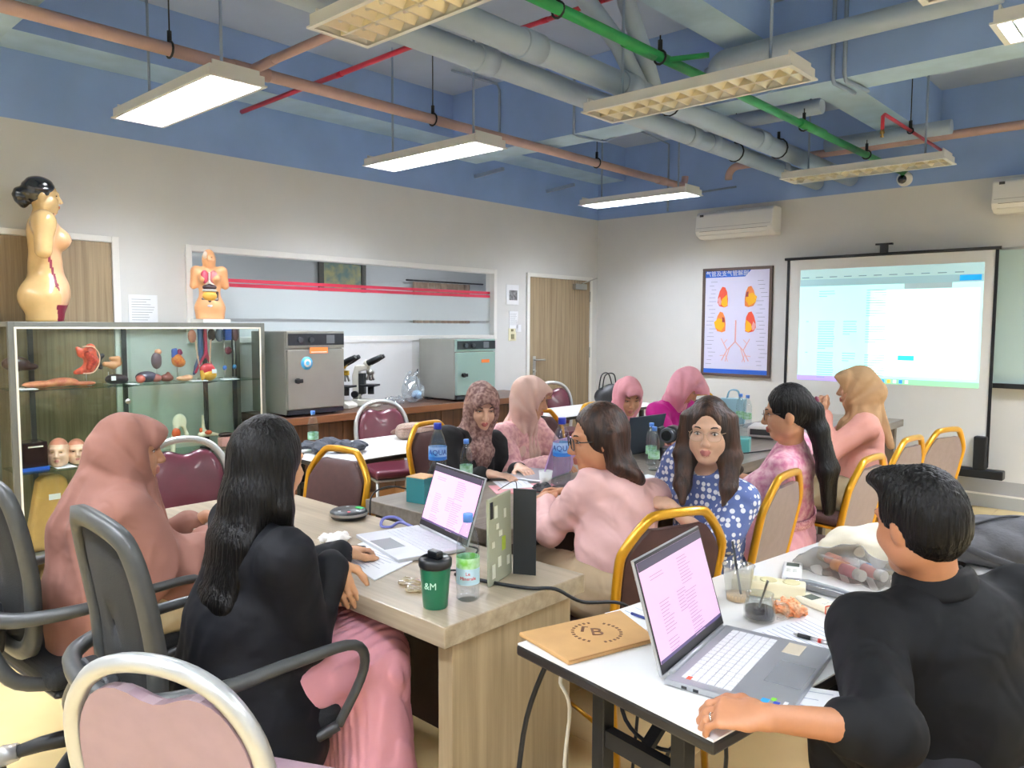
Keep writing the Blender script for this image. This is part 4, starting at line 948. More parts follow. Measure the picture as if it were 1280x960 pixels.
# speakerphone puck
t=thing('speakerphone','round black conference speakerphone with lit buttons on the oak table','speakerphone',(2.97,1.80,TZ))
MB().lathe([(.05,0),(.068,.006),(.075,.02),(.073,.03),(.066,.036),(.0,.038)],30).build('body',M('puck_black','#23272a',.4),t)
MB().lathe([(.0752,.017),(.0756,.021),(.074,.027)],30,cap=False).build('rim',m_steel,t)
for i,(a,c) in enumerate(((.4,'#d2324a'),(1.2,'#c8ccd0'),(1.9,'#c8ccd0'),(2.7,'#2fae62'),(3.6,'#c8ccd0'),(-.5,'#c8ccd0'))):
    MB().lathe([(.007,0),(.007,.001),(.0,.0012)],10,c=(.047*math.cos(a-1),.047*math.sin(a-1),.0358)).build('button',M('btn'+c,c,.4,emit=.25),t)
MB().box((.0,.03,.0375),(.035,.05,.039)).build('green_tag',M('tag_green','#2fc05a',.5,emit=.15),t)
# papers
def paper(label,pts,z=TZ,mat=None,lines=8,name='paper_sheet',h=.0012,cat='paper'):
    c=[sum(p[i] for p in pts)/len(pts) for i in (0,1)]
    t=thing(name,label,cat,(c[0],c[1],z))
    P=[(a-c[0],b-c[1]) for a,b in pts]
    MB().prism(P,.0003,h).build('sheet',mat or pap,t)
    if lines:
        m=MB(); A,B,C_,D_=[Vector((p[0],p[1],h+.0003)) for p in P]
        for k in range(lines):
            v=.12+.76*k/max(1,lines-1); a=A.lerp(D_,v); b=B.lerp(C_,v); m.obox(a.lerp(b,.1),a.lerp(b,.45+.4*R_.random()),.0016,.0004)
        tag(m.build('text_lines',M('ink_blue','#a9afc4',.6),t),kind='stuff')
    return t
paper('open white notebook pages in front of the woman in the blazer',[(3.43,1.46),(3.66,1.40),(3.60,1.60),(3.38,1.60)],h=.004)
paper('white printed sheet partly under the open silver laptop',[(3.30,1.60),(3.52,1.545),(3.50,1.64),(3.28,1.70)],lines=0)
paper('pink folder and papers under the hands of the woman in black',[(2.95,2.62),(3.10,2.52),(3.28,2.78),(3.12,2.88)],mat=M('pink_folder','#f0a9b0',.5),lines=0,h=.005)
paper('white sheet lying on the pink folder',[(2.90,2.70),(3.06,2.60),(3.14,2.74),(2.99,2.84)],z=TZ+.006,lines=5)
paper('open notebook on the table edge by the woman in the polka dot dress',[(3.32,3.12),(3.50,3.06),(3.53,3.34),(3.36,3.38)],h=.008,lines=0)
paper('white printed form under the pen beside the man',[(4.66,1.81),(4.86,1.73),(4.905,1.93),(4.72,2.02)],z=TZ,lines=10)
paper('loose printed sheet sliding off the table edge under the laptop corner',[(4.84,1.40),(4.99,1.44),(5.01,1.66),(4.87,1.60)],z=TZ+.0008,lines=5)
paper('white handout lying next to the brown paper bag',[(4.32,1.66),(4.46,1.63),(4.50,1.78),(4.36,1.81)],lines=4)
tag(MB().tube([(4.38,1.70,TZ+.005),(4.47,1.69,TZ+.005)],.004,8).build('pen',M('pen_navy','#2c3a78',.4)),'navy pen on the handout by the paper bag','pen')
t=thing('pen','clear ballpoint pen with black grip and red band on the form','pen',(4.765,1.86,TZ+.006),math.radians(1))
MB().cyl((0,0,0),(.032,0,0),.0055,10).build('grip',m_black,t); MB().cyl((.032,0,0),(.115,0,0),.005,10).build('barrel',Mglass('pen_clear','#f2f2f2',.3,.1,body=.3),t); MB().cyl((.05,0,0),(.058,0,0),.0055,10).build('band',M('pen_red','#d6463a',.4),t); MB().tube([(0,0,0),(-.012,0,0)],[.0045,.001],8).build('tip',m_steel,t); MB().cyl((.09,0,.005),(.12,0,.006),.0022,6).build('clip',m_steel,t)
def crumple(name,label,cat,c,r,col,seed,mat=None,fl=.5):
    S=SDF(); rr=random.Random(seed)
    for i in range(9): S.el((c[0]+rr.uniform(-1,1)*r*.6,c[1]+rr.uniform(-1,1)*r*.6,c[2]+r*fl*rr.uniform(.3,.8)),(r*rr.uniform(.25,.55),r*rr.uniform(.25,.55),r*fl*rr.uniform(.25,.5)),k=r*.1)
    S.cut((0,0,c[2]+.0005),(0,0,-1))
    lo=np.array(c)-[r*1.4,r*1.4,.004]; hi=np.array(c)+[r*1.4,r*1.4,r*1.4*max(fl,.6)]
    V,Q=S.polys(r/16,lo,hi,disp=lambda X,Y,Z:r*.07*min(1,fl*1.7)*(np.sin((X+.7*Y)/r*9+seed)+np.sin((Y-.6*X+Z)/r*13)*.8+np.sin((Z*1.5+X)/r*17)*.6)); t=thing(name,label,cat,c); np_obj('body',V,Q,mat or M('tissue','#f1efe8',.8),t,c,smooth=False); return t
crumple('tissue','crumpled white tissue on the oak table beside the phone',"tissue",(3.22,1.56,TZ),.055,None,3)
crumple('tissue','crumpled white tissue on the table before the woman in the pink dress','tissue',(3.42,4.02,TZ),.07,None,5,fl=.35)
crumple('snack_wrapper','crinkled translucent snack wrapper behind the green tumbler','wrapper',(3.78,1.44,TZ),.06,None,8,Mglass('wrapper_film','#efe6cf',.5,.2,body=.4,bodycol='#e8d9b0'),.2)
t=thing('smartphone','dark smartphone lying under the hand of the woman in the blazer','phone',(3.37,1.515,TZ),math.radians(35)); MB().box((-.036,-.075,0),(.036,.075,.008)).build('body',M('phone_body','#3a3d45',.3),t,bevel=.004); MB().box((-.033,-.071,.008),(.033,.071,.0084)).build('screen',M('phone_screen','#20232a',.1),t)
# box and cable bits
t=thing('teal_box','small teal carton standing behind the open silver laptop','box',(2.955,2.20,TZ),math.radians(10)); MB().box((-.05,-.05,0),(.05,.05,.11)).build('carton',M('teal_card','#2e7f86',.5),t,bevel=.002); MB().box((-.05,-.05,.11),(.05,.05,.113)).build('lid_flap',M('tan_card','#c69a68',.6),t)
t=thing('tissue_box','teal tissue carton on the middle table behind the polka dot dress','box',(3.30,4.42,TZ),math.radians(20)); MB().box((-.11,-.06,0),(.11,.06,.09)).build('carton',M('teal_card2','#5fa9a5',.5),t,bevel=.003); MB().ball((0,0,.1),(.04,.025,.03),12).build('tissue_tuft',M('tissue','#f1efe8',.8),t)
def cable(label,pts,r=.0035,mat=None): return tag(MB().tube(curve_pts(pts,6),r,7).build('cable',mat or m_black),label,'cable')
cable('black cable arching over the near end of the middle table',[(2.85,2.25,TZ+.02),(2.80,2.15,TZ+.05),(2.78,2.06,TZ+.02),(2.80,2.03,TZ-.1),(2.83,1.98,.35),(2.86,1.95,.01)])
cable('black laptop cable crossing the end of the oak table and dropping off',[(3.80,1.60,TZ+.006),(3.93,1.62,TZ+.006),(4.05,1.66,TZ+.006),(4.10,1.72,TZ+.0),(4.14,1.80,.70),(4.20,1.95,.66),(4.22,2.0,.5),(4.2,1.98,.02)],.0055)
cable('purple coiled cable beside the speakerphone',[(3.22,1.88,TZ+.01),(3.19,1.86,TZ+.03),(3.17,1.82,TZ+.03),(3.18,1.80,TZ+.006),(3.21,1.82,TZ+.004),(3.23,1.85,TZ+.02),(3.30,1.86,TZ+.01)],.006,M('cable_violet','#6a6fb0',.4))
cable('thin black cable curling under the open silver laptop',[(3.60,1.84,TZ+.005),(3.70,1.80,TZ+.02),(3.74,1.72,TZ+.006),(3.80,1.66,TZ+.006),(3.72,1.58,TZ+.006)])
cable('black cable hanging down behind the paper-bag end of the white table',[(4.28,1.50,.70),(4.22,1.46,.5),(4.20,1.42,.2),(4.16,1.36,.01)],.007)
cable('white cable bundle hanging under the near white table',[(4.36,1.52,.72),(4.30,1.5,.62),(4.33,1.5,.55),(4.31,1.52,.3),(4.42,1.6,.01)],.005,M('cable_white','#cfcabd',.5))
cable('black cable loop hanging under the near white table',[(4.44,1.55,.71),(4.5,1.5,.58),(4.62,1.5,.55),(4.72,1.55,.62),(4.7,1.6,.45),(4.62,1.58,.4),(4.58,1.56,.5),(4.66,1.52,.58)],.005)
cable('loose black cable trailing over the middle table by the video camera',[(3.26,3.74,TZ+.005),(3.32,3.80,TZ+.005),(3.35,3.95,TZ+.005),(3.25,4.2,TZ+.005),(3.40,4.35,TZ+.006),(3.5,4.7,TZ+.005)])
cable('pen-thin glasses cord lying on the papers of the woman in black',[(3.08,2.55,TZ+.012),(3.12,2.62,TZ+.05),(3.17,2.60,TZ+.012),(3.25,2.70,TZ+.012)],.002)
# black pouch on middle table
crumple('pouch','small black pouch on the middle table before the lilac laptop','pouch',(3.20,2.74,TZ),.075,None,12,M('pouch_black','#1d1c20',.6),.3)
t=thing('glass_cup','small white paper cup next to the second tall AQUA bottle','cup',(3.14,2.82,TZ)); MB().lathe([(.024,0),(.034,.075),(.032,.075),(.023,.004)],18).build('cup_wall',M('cup_white','#e9ebea',.5),t)
# video camera
t=thing('video_camera','black conference video camera on the middle table','camera',(3.19,3.88,TZ),math.radians(15))
MB().lathe([(.075,0),(.075,.02),(.06,.05),(.058,.075)],24).build('base',M('ptz_black','#15171b',.3),t)
MB().box((-.068,-.05,.05),(-.048,.05,.19)).box((.048,-.05,.05),(.068,.05,.19)).build('yoke',M('ptz_black','#15171b',.3),t,bevel=.008)
MB().cyl((0,-.06,.15),(0,.07,.15),.047,24).build('camera_head',M('ptz_black','#15171b',.3),t)
MB().tube([(0,-.06,.15),(0,-.085,.15)],[.046,.04],24).build('lens_ring',M('ptz_grey','#5c6066',.3,.5),t); MB().cyl((0,-.086,.15),(0,-.088,.15),.03,20).build('lens',M('lens_black','#0b0b0d',.08,coat=1),t)
t=thing('projector','white projector lying on the far table behind the woman in the pink dress','projector',(3.25,5.15,TZ),math.radians(15))
MB().box((-.16,-.12,.01),(.16,.12,.09)).build('case',M('proj_case','#dddbd6',.4),t,bevel=.02,seg=3); MB().cyl((.08,-.12,.05),(.08,-.135,.05),.03,18).build('lens',M('lens_black','#0b0b0d',.08,coat=1),t)
MB().box((-.14,-.122,.03),(-.0,-.119,.07)).build('vent',M('ac_dark','#2f3133',.5),t)
for q in (-.12,.12): MB().cyl((q,0,0),(q,0,.012),.012,8).build('foot',m_black,t)
t=thing('gift_bag','pale blue carry bag on the far table by the two bottles','bag',(2.66,5.72,TZ),math.radians(20)); MB().prism([(-.09,0),(.09,0),(.10,.2),(-.10,.2)],-.04,.04,1).build('bag_body',M('bag_blue','#9fc7d6',.6),t,bevel=.006)
for s in (-1,1): MB().tube(curve_pts([(-.05,s*.035,.2),(-.03,s*.03,.26),(.03,s*.03,.26),(.05,s*.035,.2)],5),.004,6).build('bag_handle',M('bag_blue2','#7fb0c4',.6),t)

# left white table: purse, cloth
S=SDF(); S.bx((0,0,.05),(.15,.075,.045),r=.04).el((0,0,.085),(.13,.05,.03),k=.04)
V,Q=S.polys(.008); t=thing('handbag','grey woven handbag lying on the white table by the counter','handbag',(1.50,3.42,TZ),math.radians(60)); np_obj('bag_body',V-[0,0,V[:,2].min()],Q,M('bag_weave','#9c8577',.8,noise=.3,nscale=120,bump=.5,bscale=220),t)
MB().tube(curve_pts([(-.14,-.05,.07),(-.05,-.085,.085),(.08,-.08,.085),(.14,-.04,.07)],6),.006,8).build('zip_band',M('bag_trim','#7b5a4c',.6),t)
MB().tube(curve_pts([(-.14,0,.07),(-.16,.09,.03),(0,.14,.012),(.15,.09,.03),(.14,0,.07)],6),.008,8).build('strap',M('bag_trim','#7b5a4c',.6),t)
crumple('jacket','dark grey crumpled jacket on the white table beside the small bottle','jacket',(1.55,2.70,TZ),.19,None,21,M('jacket_grey','#3c3f47',.8,bump=.3),.3)
S=SDF().el((0,0,.1),(.14,.09,.1),k=.03).el((.05,0,.16),(.07,.05,.06),k=.05).cut((0,0,.004),(0,0,-1)); V,Q=S.polys(.01,(-.2,-.15,-.02),(.2,.15,.26)); t=thing('bag','black shoulder bag standing on the white table near the far door','bag',(1.2,6.05,TZ),math.radians(70)); np_obj('bag_body',V-[0,0,.004],Q,M('bag_black','#17181b',.5),t)
for k in (-.03,.03): MB().tube(curve_pts([(-.08,k,.16),(-.05,k,.30),(.04,k*1.5,.31),(.08,k,.17)],6),.006,8).build('strap',M('bag_black','#17181b',.5),t)

# counter: clear bag
S=SDF().el((0,0,.085),(.08,.11,.085),k=.03).el((0,-.02,.16),(.05,.07,.05),k=.05).chain([(0,-.05,.19),(0,-.045,.25),(0,-.01,.20)],[.016,.012,.012],k=.02).chain([(0,.01,.19),(0,.035,.245),(0,.05,.17)],[.014,.012,.014],k=.02).cut((0,0,.002),(0,0,-1))
V,Q=S.polys(.008,(-.14,-.17,-.02),(.14,.17,.29),disp=lambda X,Y,Z:.006*np.sin(X*90+Z*60)+.005*np.sin(Y*80-Z*70))
t=thing('plastic_bag','clear plastic carrier bag with a blue print standing on the counter near the far oven','plastic bag',(.36,4.34,.853)); np_obj('bag_film',V-[0,0,V[:,2].min()],Q,Mglass('bag_film','#f8fafc',.5,.15,body=.28,bodycol='#e6eef4'),t)
MB().ball((.05,.0,.07),(.04,.05,.04),10).build('blue_print',M('print_paleblue','#a9cdf0',.5),t)
crumple('plastic_bag','low clear plastic bag beside the white microscope','plastic bag',(.40,4.12,.853),.10,None,33,Mglass('bag_film','#f6f8fa',.6,.15,body=.25,bodycol='#dfe8ee'),.55)

# near white table
wrz=math.atan2(wd.y,wd.x)
t=thing('paper_bag','flat brown kraft paper bag with a round monogram stamp','paper bag',(4.39,1.52,TZ),math.radians(-8))
MB().prism([(-.115,-.15),(.085,-.17),(.125,.09),(-.06,.16)],.001,.012).build('bag_body',M('kraft','#c59a64',.7,noise=.06,nscale=12),t,bevel=.004)
MB().prism([(.085,-.17),(.125,.09),(.128,.09),(.088,-.172)],.012,.014).build('fold_edge',M('kraft_dark','#a87d4c',.7),t)
st=M('stamp_brown','#6f4a30',.6)
R0=math.radians(52)
text_mesh('B',.062,'lettering',st,t,(.008,.0,.0128),(0,0,R0))
MB().box((-.03,-.004,.0122),(-.022,.03,.0126)).box((-.03,.026,.0122),(-.014,.03,.0126)).build('stamp_mark',st,t,rot=(0,0,R0-.2),loc=(.0,-.006,0))
mk=MB()
for i in range(28):
    a=R0+i*2*math.pi/28
    if i not in (6,7,20,21): mk.obox((.008+.060*math.cos(a-.05),.060*math.sin(a-.05),.0126),(.008+.060*math.cos(a+.05),.060*math.sin(a+.05),.0126),.008,.0006)
tag(mk.build('stamp_ring',st,t),kind='stuff')
t=thing('coffee_mug','clear glass mug half full of black coffee with a spoon','mug',(4.645,1.90,TZ))
mg=Mglass('mug_glass','#f3f5f4',.3,.02)
MB().lathe([(.030,0),(.040,.008),(.041,.03),(.034,.062),(.036,.072),(.0335,.072),(.031,.062),(.038,.03),(.037,.011),(.0,.008)],24,cap=False).build('glass_wall',mg,t)
MB().lathe([(.0,.009),(.036,.0115),(.0372,.03),(.036,.034),(.0,.034)],24,cap=False).build('coffee',M('coffee','#2a1712',.12),t)
MB().tube(curve_pts([(.036,.015,.05),(.06,.025,.05),(.066,.028,.03),(.055,.022,.012),(.04,.016,.012)],5),.004,8).build('handle',mg,t)
MB().obox((-.005,.0,.02),(.012,.02,.105),.009,.002).build('spoon',m_steel,t)
t=thing('plastic_cup','clear plastic cup with a little milky tea behind the laptop screen','cup',(4.535,2.0,TZ))
MB().lathe([(.030,0),(.044,.10),(.046,.102),(.0435,.10),(.0295,.003)],22,cap=False).build('cup_wall',Mglass('cup_plastic','#f6f5f1',.3,.06,body=.1),t)
MB().lathe([(.0,.003),(.030,.003),(.032,.02),(.0,.02)],20,cap=False).build('tea',M('milk_tea','#c9a878',.3),t)
MB().cyl((.01,0,.02),(-.03,.02,.16),.0035,8).build('straw',m_black,t)
t=thing('power_strip','cream three-socket power strip behind the coffee mug','power strip',(4.58,2.10,TZ),math.radians(20))
MB().box((-.10,-.03,0),(.10,.03,.045)).build('case',M('strip_cream','#ece3bf',.4),t,bevel=.006)
for i in (-1,0,1): MB().lathe([(.024,0),(.024,.002),(.02,.001),(.0,.0)],18,c=(i*.062,0,.045),cap=False).build('socket',M('strip_shadow','#d9cf9f',.5),t)
tag(crumple('snack_bag','small clear bag of orange snacks beside the coffee mug','snack',(4.695,2.0,TZ),.045,None,41,M('snack_orange','#e58b52',.45,noise=.9,nscale=50,col2='#f0c8a0'),.8))
def remote(label,x,y,rz,col,band=False):
    t=thing('remote_control',label,'remote control',(x,y,TZ),rz); MB().box((-.028,-.075,0),(.028,.075,.02)).build('case',M('rem_'+col,col,.35),t,bevel=.006)
    MB().box((-.019,.02,.02),(.019,.055,.0206)).build('screen',M('rem_lcd','#6d756c',.25),t)
    for i in range(4): MB().box((-.016+(i%2)*.018,-.02-(i//2)*.018,.02),(-.004+(i%2)*.018,-.011-(i//2)*.018,.0215)).build('button',M('rem_btn','#d8d8d0',.5),t)
    if band: MB().tube([(-.0295,-.035,.001),(-.0295,-.035,.0215),(.0295,-.035,.0215),(.0295,-.035,.001)],.0018,6).build('rubber_band',M('rubber_red','#d45a3a',.5),t)
remote('white air-conditioner remote beside the grey mesh pouch',4.555,2.33,math.radians(20),'#f0f0ee')
remote('cream air-conditioner remote with a red rubber band, nearer the man',4.735,2.10,math.radians(70),'#ece6cf',True)
tag(crumple('wrapped_umbrella','long dark bundle in clear wrap behind the cream remote','bundle',(4.70,2.235,TZ),.001,None,1)) if False else None
t=thing('wrapped_cutlery','long dark bundle in clear film behind the cream remote','bundle',(4.70,2.215,TZ+.012),math.radians(-4)); MB().tube([(-.09,0,.0),(-.04,0,.002),(.05,0,.0),(.10,0,0)],[.01,.013,.012,.008],10).build('bundle',M('bundle_dark','#3c3a48',.4),t); MB().tube([(-.12,0,.002),(-.05,0,.004),(.05,0,.002),(.13,0,0)],[.008,.0165,.0155,.006],10).build('film',Mglass('bag_film','#f6f8fa',.6,.15,body=.25,bodycol='#dfe8ee'),t)
# mesh pouch with cosmetics
t=thing('mesh_pouch','grey see-through mesh pouch holding small bottles','pouch',(4.69,2.44,TZ),math.radians(-10))
S=SDF().bx((0,0,.032),(.135,.085,.028),r=.02).rc((-.15,-.05,.012),(-.02,.075,.075),.01,.012,k=.05).rc((.13,.05,.03),(.165,-.075,.012),.012,.006,k=.04).cut((0,0,.003),(0,0,-1)); V,Q=S.polys(.009,(-.22,-.16,-.02),(.22,.16,.13),disp=lambda X,Y,Z:.003*np.sin(X*70+Y*50)+0*Z)
np_obj('mesh_bag',V-[0,0,.003],Q,Mglass('pouch_mesh','#d9d7d4',.0,.6,body=.13,bodycol='#a8a5a0'),t)
for i,(x,y,c,c2) in enumerate(((-.06,.02,'#d98a6a','#d98a6a'),(.02,.03,'#e9eef0','#3f9ad6'),(-.01,-.03,'#eaa06a','#f2e9da'),(.07,-.0,'#e2a09a','#f3f0ea'),(.03,-.05,'#e49aa0','#f3efe9'))):
    o=MB().cyl((x-.03,y+.01,.03),(x+.02,y-.005,.03),.018,14).build('small_bottle',M('cos_'+c,c,.4),t); MB().cyl((x+.02,y-.005,.03),(x+.045,y-.012,.03),.017,14).build('cap',M('cos_'+c2,c2,.4),o)
# cream cloth bag
S=SDF().el((0,0,.05),(.19,.11,.06),k=.03).el((.1,.03,.09),(.11,.07,.06),k=.06).rc((-.17,-.04,.03),(0,-.09,.05),.03,.03,k=.04).cut((0,0,.002),(0,0,-1))
V,Q=S.polys(.01,(-.25,-.18,-.02),(.25,.18,.18),disp=lambda X,Y,Z:.004*np.sin(X*60+Y*35)+.003*np.sin(Y*90-X*20)+0*Z)
t=thing('tote_bag','cream canvas tote bag slumped behind the mesh pouch','bag',(4.73,2.66,TZ),math.radians(15)); np_obj('canvas',V-[0,0,V[:,2].min()],Q,M('canvas_cream','#efe6cf',.8,bump=.15),t)
MB().tube(curve_pts([(-.15,.02,.06),(-.2,-.06,.01),(-.1,-.13,.008),(.05,-.12,.01),(.1,-.05,.09)],6),.007,8).build('strap',M('canvas_cream2','#e2d6b8',.8),t)
# backpack
S=SDF().bx((0,0,.055),(.2,.13,.05),r=.045).el((.02,.02,.10),(.16,.10,.05),k=.05).rc((-.18,-.1,.05),(.15,-.125,.06),.022,.022,k=.02).rc((-.15,-.06,.12),(.12,.06,.14),.008,.008,k=.02).cut((0,0,.002),(0,0,-1))
V,Q=S.polys(.009,(-.28,-.22,-.02),(.28,.22,.2),disp=lambda X,Y,Z:.003*np.sin(X*45+Z*60)+.002*np.sin(Y*80+X*30))
t=thing('backpack','dark grey backpack lying at the far end of the near white table','backpack',(5.02,2.93,TZ),math.radians(20)); np_obj('pack_body',V-[0,0,V[:,2].min()],Q,M('pack_grey','#4a4a4d',.85,bump=.2,noise=.1,nscale=30),t)
MB().tube(curve_pts([(-.17,-.12,.08),(-.02,-.17,.04),(.1,-.19,.012),(.19,-.13,.03)],6),.012,8).build('shoulder_strap',M('strap_grey','#333336',.8),t)
MB().tube(curve_pts([(-.16,-.08,.115),(0,.0,.155),(.14,.1,.12)],6),.004,8).build('zip',M('strap_grey','#333336',.8),t)
# ================================================================== people
A3=lambda v:np.array(v,float)
def frame(look, up=(0,0,1)):
    f=_n(look); s=_n(np.cross(f,up)); u=np.cross(s,f); return f,u,s      # forward, up, right
def head_sdf(S,c,f,u,s,k=1.0,ears=True,cell_face=True):
    g=lambda a,b,d:c+k*(s*a+f*b+u*d); ax=[s,f,u]
    S.el(g(0,-.014,.028),A3((.073,.092,.086))*k,ax,k=.03)
    S.el(g(0,.020,-.030),A3((.060,.068,.084))*k,ax,k=.035)
    S.el(g(0,.052,-.098),A3((.030,.028,.020))*k,ax,k=.03)
    for q in (-1,1):
        S.el(g(q*.034,.052,-.036),A3((.025,.026,.026))*k,ax,k=.025)
        S.el(g(q*.050,.005,-.065),A3((.018,.035,.03))*k,ax,k=.03)
        S.el(g(q*.032,.083,.000),A3((.019,.014,.0115))*k,ax,k=.016,op='s')
        S.rc(g(q*.012,.086,.020),g(q*.045,.070,.022),.008*k,.007*k,k=.014)
        S.el(g(q*.031,.066,.000),A3((.0155,.013,.0125))*k,ax,k=.006)
        S.el(g(q*.010,.094,-.040),A3((.0075,.010,.0065))*k,ax,k=.006)
        if ears: S.el(g(q*.074,-.008,-.012),A3((.010,.019,.031))*k,ax,k=.012)
    S.rc(g(0,.083,.010),g(0,.106,-.034),.0075*k,.0105*k,k=.014)
    S.rc(g(-.017,.082,-.064),g(0,.090,-.0625),.0048*k,.0065*k,k=.007); S.rc(g(0,.090,-.0625),g(.017,.082,-.064),.0065*k,.0048*k,k=.007)
    S.rc(g(-.014,.082,-.073),g(0,.088,-.0755),.005*k,.0075*k,k=.007); S.rc(g(0,.088,-.0755),g(.014,.082,-.073),.0075*k,.005*k,k=.007)
def hand_sdf(S,w,d,n,curl=.5,right=True,k=1.0,spread=.06,thumb=.6):
    """w wrist, d finger direction, n back-of-hand normal; fingers bend towards -n"""
    d=_n(d); n=_n(A3(n)-d*(A3(n)@d)); t=np.cross(d,n)*(1 if right else -1)   # t points to the little-finger side... thumb is -t
    S.ec(w,w+d*.03*k,(.026*k,.018*k),(.033*k,.016*k),t,k=.012)
    S.ec(w+d*.03*k,w+d*.078*k,(.035*k,.0155*k),(.039*k,.012*k),t,k=.012)
    rot=lambda v,a:v*math.cos(a)-n*math.sin(a) 
    for i,(off,L,r) in enumerate(((-.028,.068,.0085),(-.0095,.076,.0088),(.0095,.071,.0083),(.027,.055,.0073))):
        dd=_n(d+t*(off*spread*18)); p=w+d*.078*k+t*off*k+n*.001; a=0
        for j,fr in enumerate((.45,.31,.24)):
            a+=curl*(.55,.75,.6)[j]*(1+.1*(i-1.5)); q=p+_n(dd*math.cos(a)-n*math.sin(a))*L*fr*k
            S.rc(p,q,(r-.0006*j)*k,(r-.0006*(j+1))*k,k=.004); p=q
    p=w+d*.022*k-t*.026*k-n*.004; q=p+_n(d*.6-t*thumb-n*.25)*.042*k; e=q+_n(d*.85-t*thumb*.45-n*.35*curl)*.032*k; z=e+_n(d*.95-t*.1-n*.5*curl)*.022*k
    S.chain([p,q,e,z],[.014*k,.011*k,.0095*k,.0078*k],k=.010)
def ik(a,b,l1,l2,pole):
    a=A3(a); b=A3(b); d=b-a; L=min(np.linalg.norm(d),(l1+l2)*.995); dn=_n(d); x=(l1*l1-l2*l2+L*L)/(2*L); h=math.sqrt(max(l1*l1-x*x,1e-6))
    p=A3(pole)-dn*(A3(pole)@dn); return a+dn*x+_n(p)*h, a+dn*L
def cut_mesh(parts):
    V=[];Q=[];k=0
    for v,q in parts: V.append(v); Q.append(q+k); k+=len(v)
    return np.concatenate(V),np.concatenate(Q)
def folds(seed,amp=.004,wl=.11):
    r=random.Random(seed); W=[]
    for i in range(4):
        v=A3([r.uniform(-1,1),r.uniform(-1,1),r.uniform(-.5,1)]); v=_n(v)*2*math.pi/(wl*r.uniform(.6,1.4)); W.append((v,r.uniform(0,6)))
    def fn(X,Y,Z):
        o=0
        for i in range(0,4,2):
            (a,p),(b,q)=W[i],W[i+1]
            w_=np.sin(a[0]*X+a[1]*Y+a[2]*Z+p+1.5*np.sin(b[0]*X*.5+b[1]*Y*.5+b[2]*Z*.5+q)); o=o+w_+.9*(np.abs(w_)-.6)
        return amp*.6*o
    return fn
SKINS={}
def skin(c): return M('skin_'+c,c,.5,noise=.05,nscale=30)
class Fig: pass
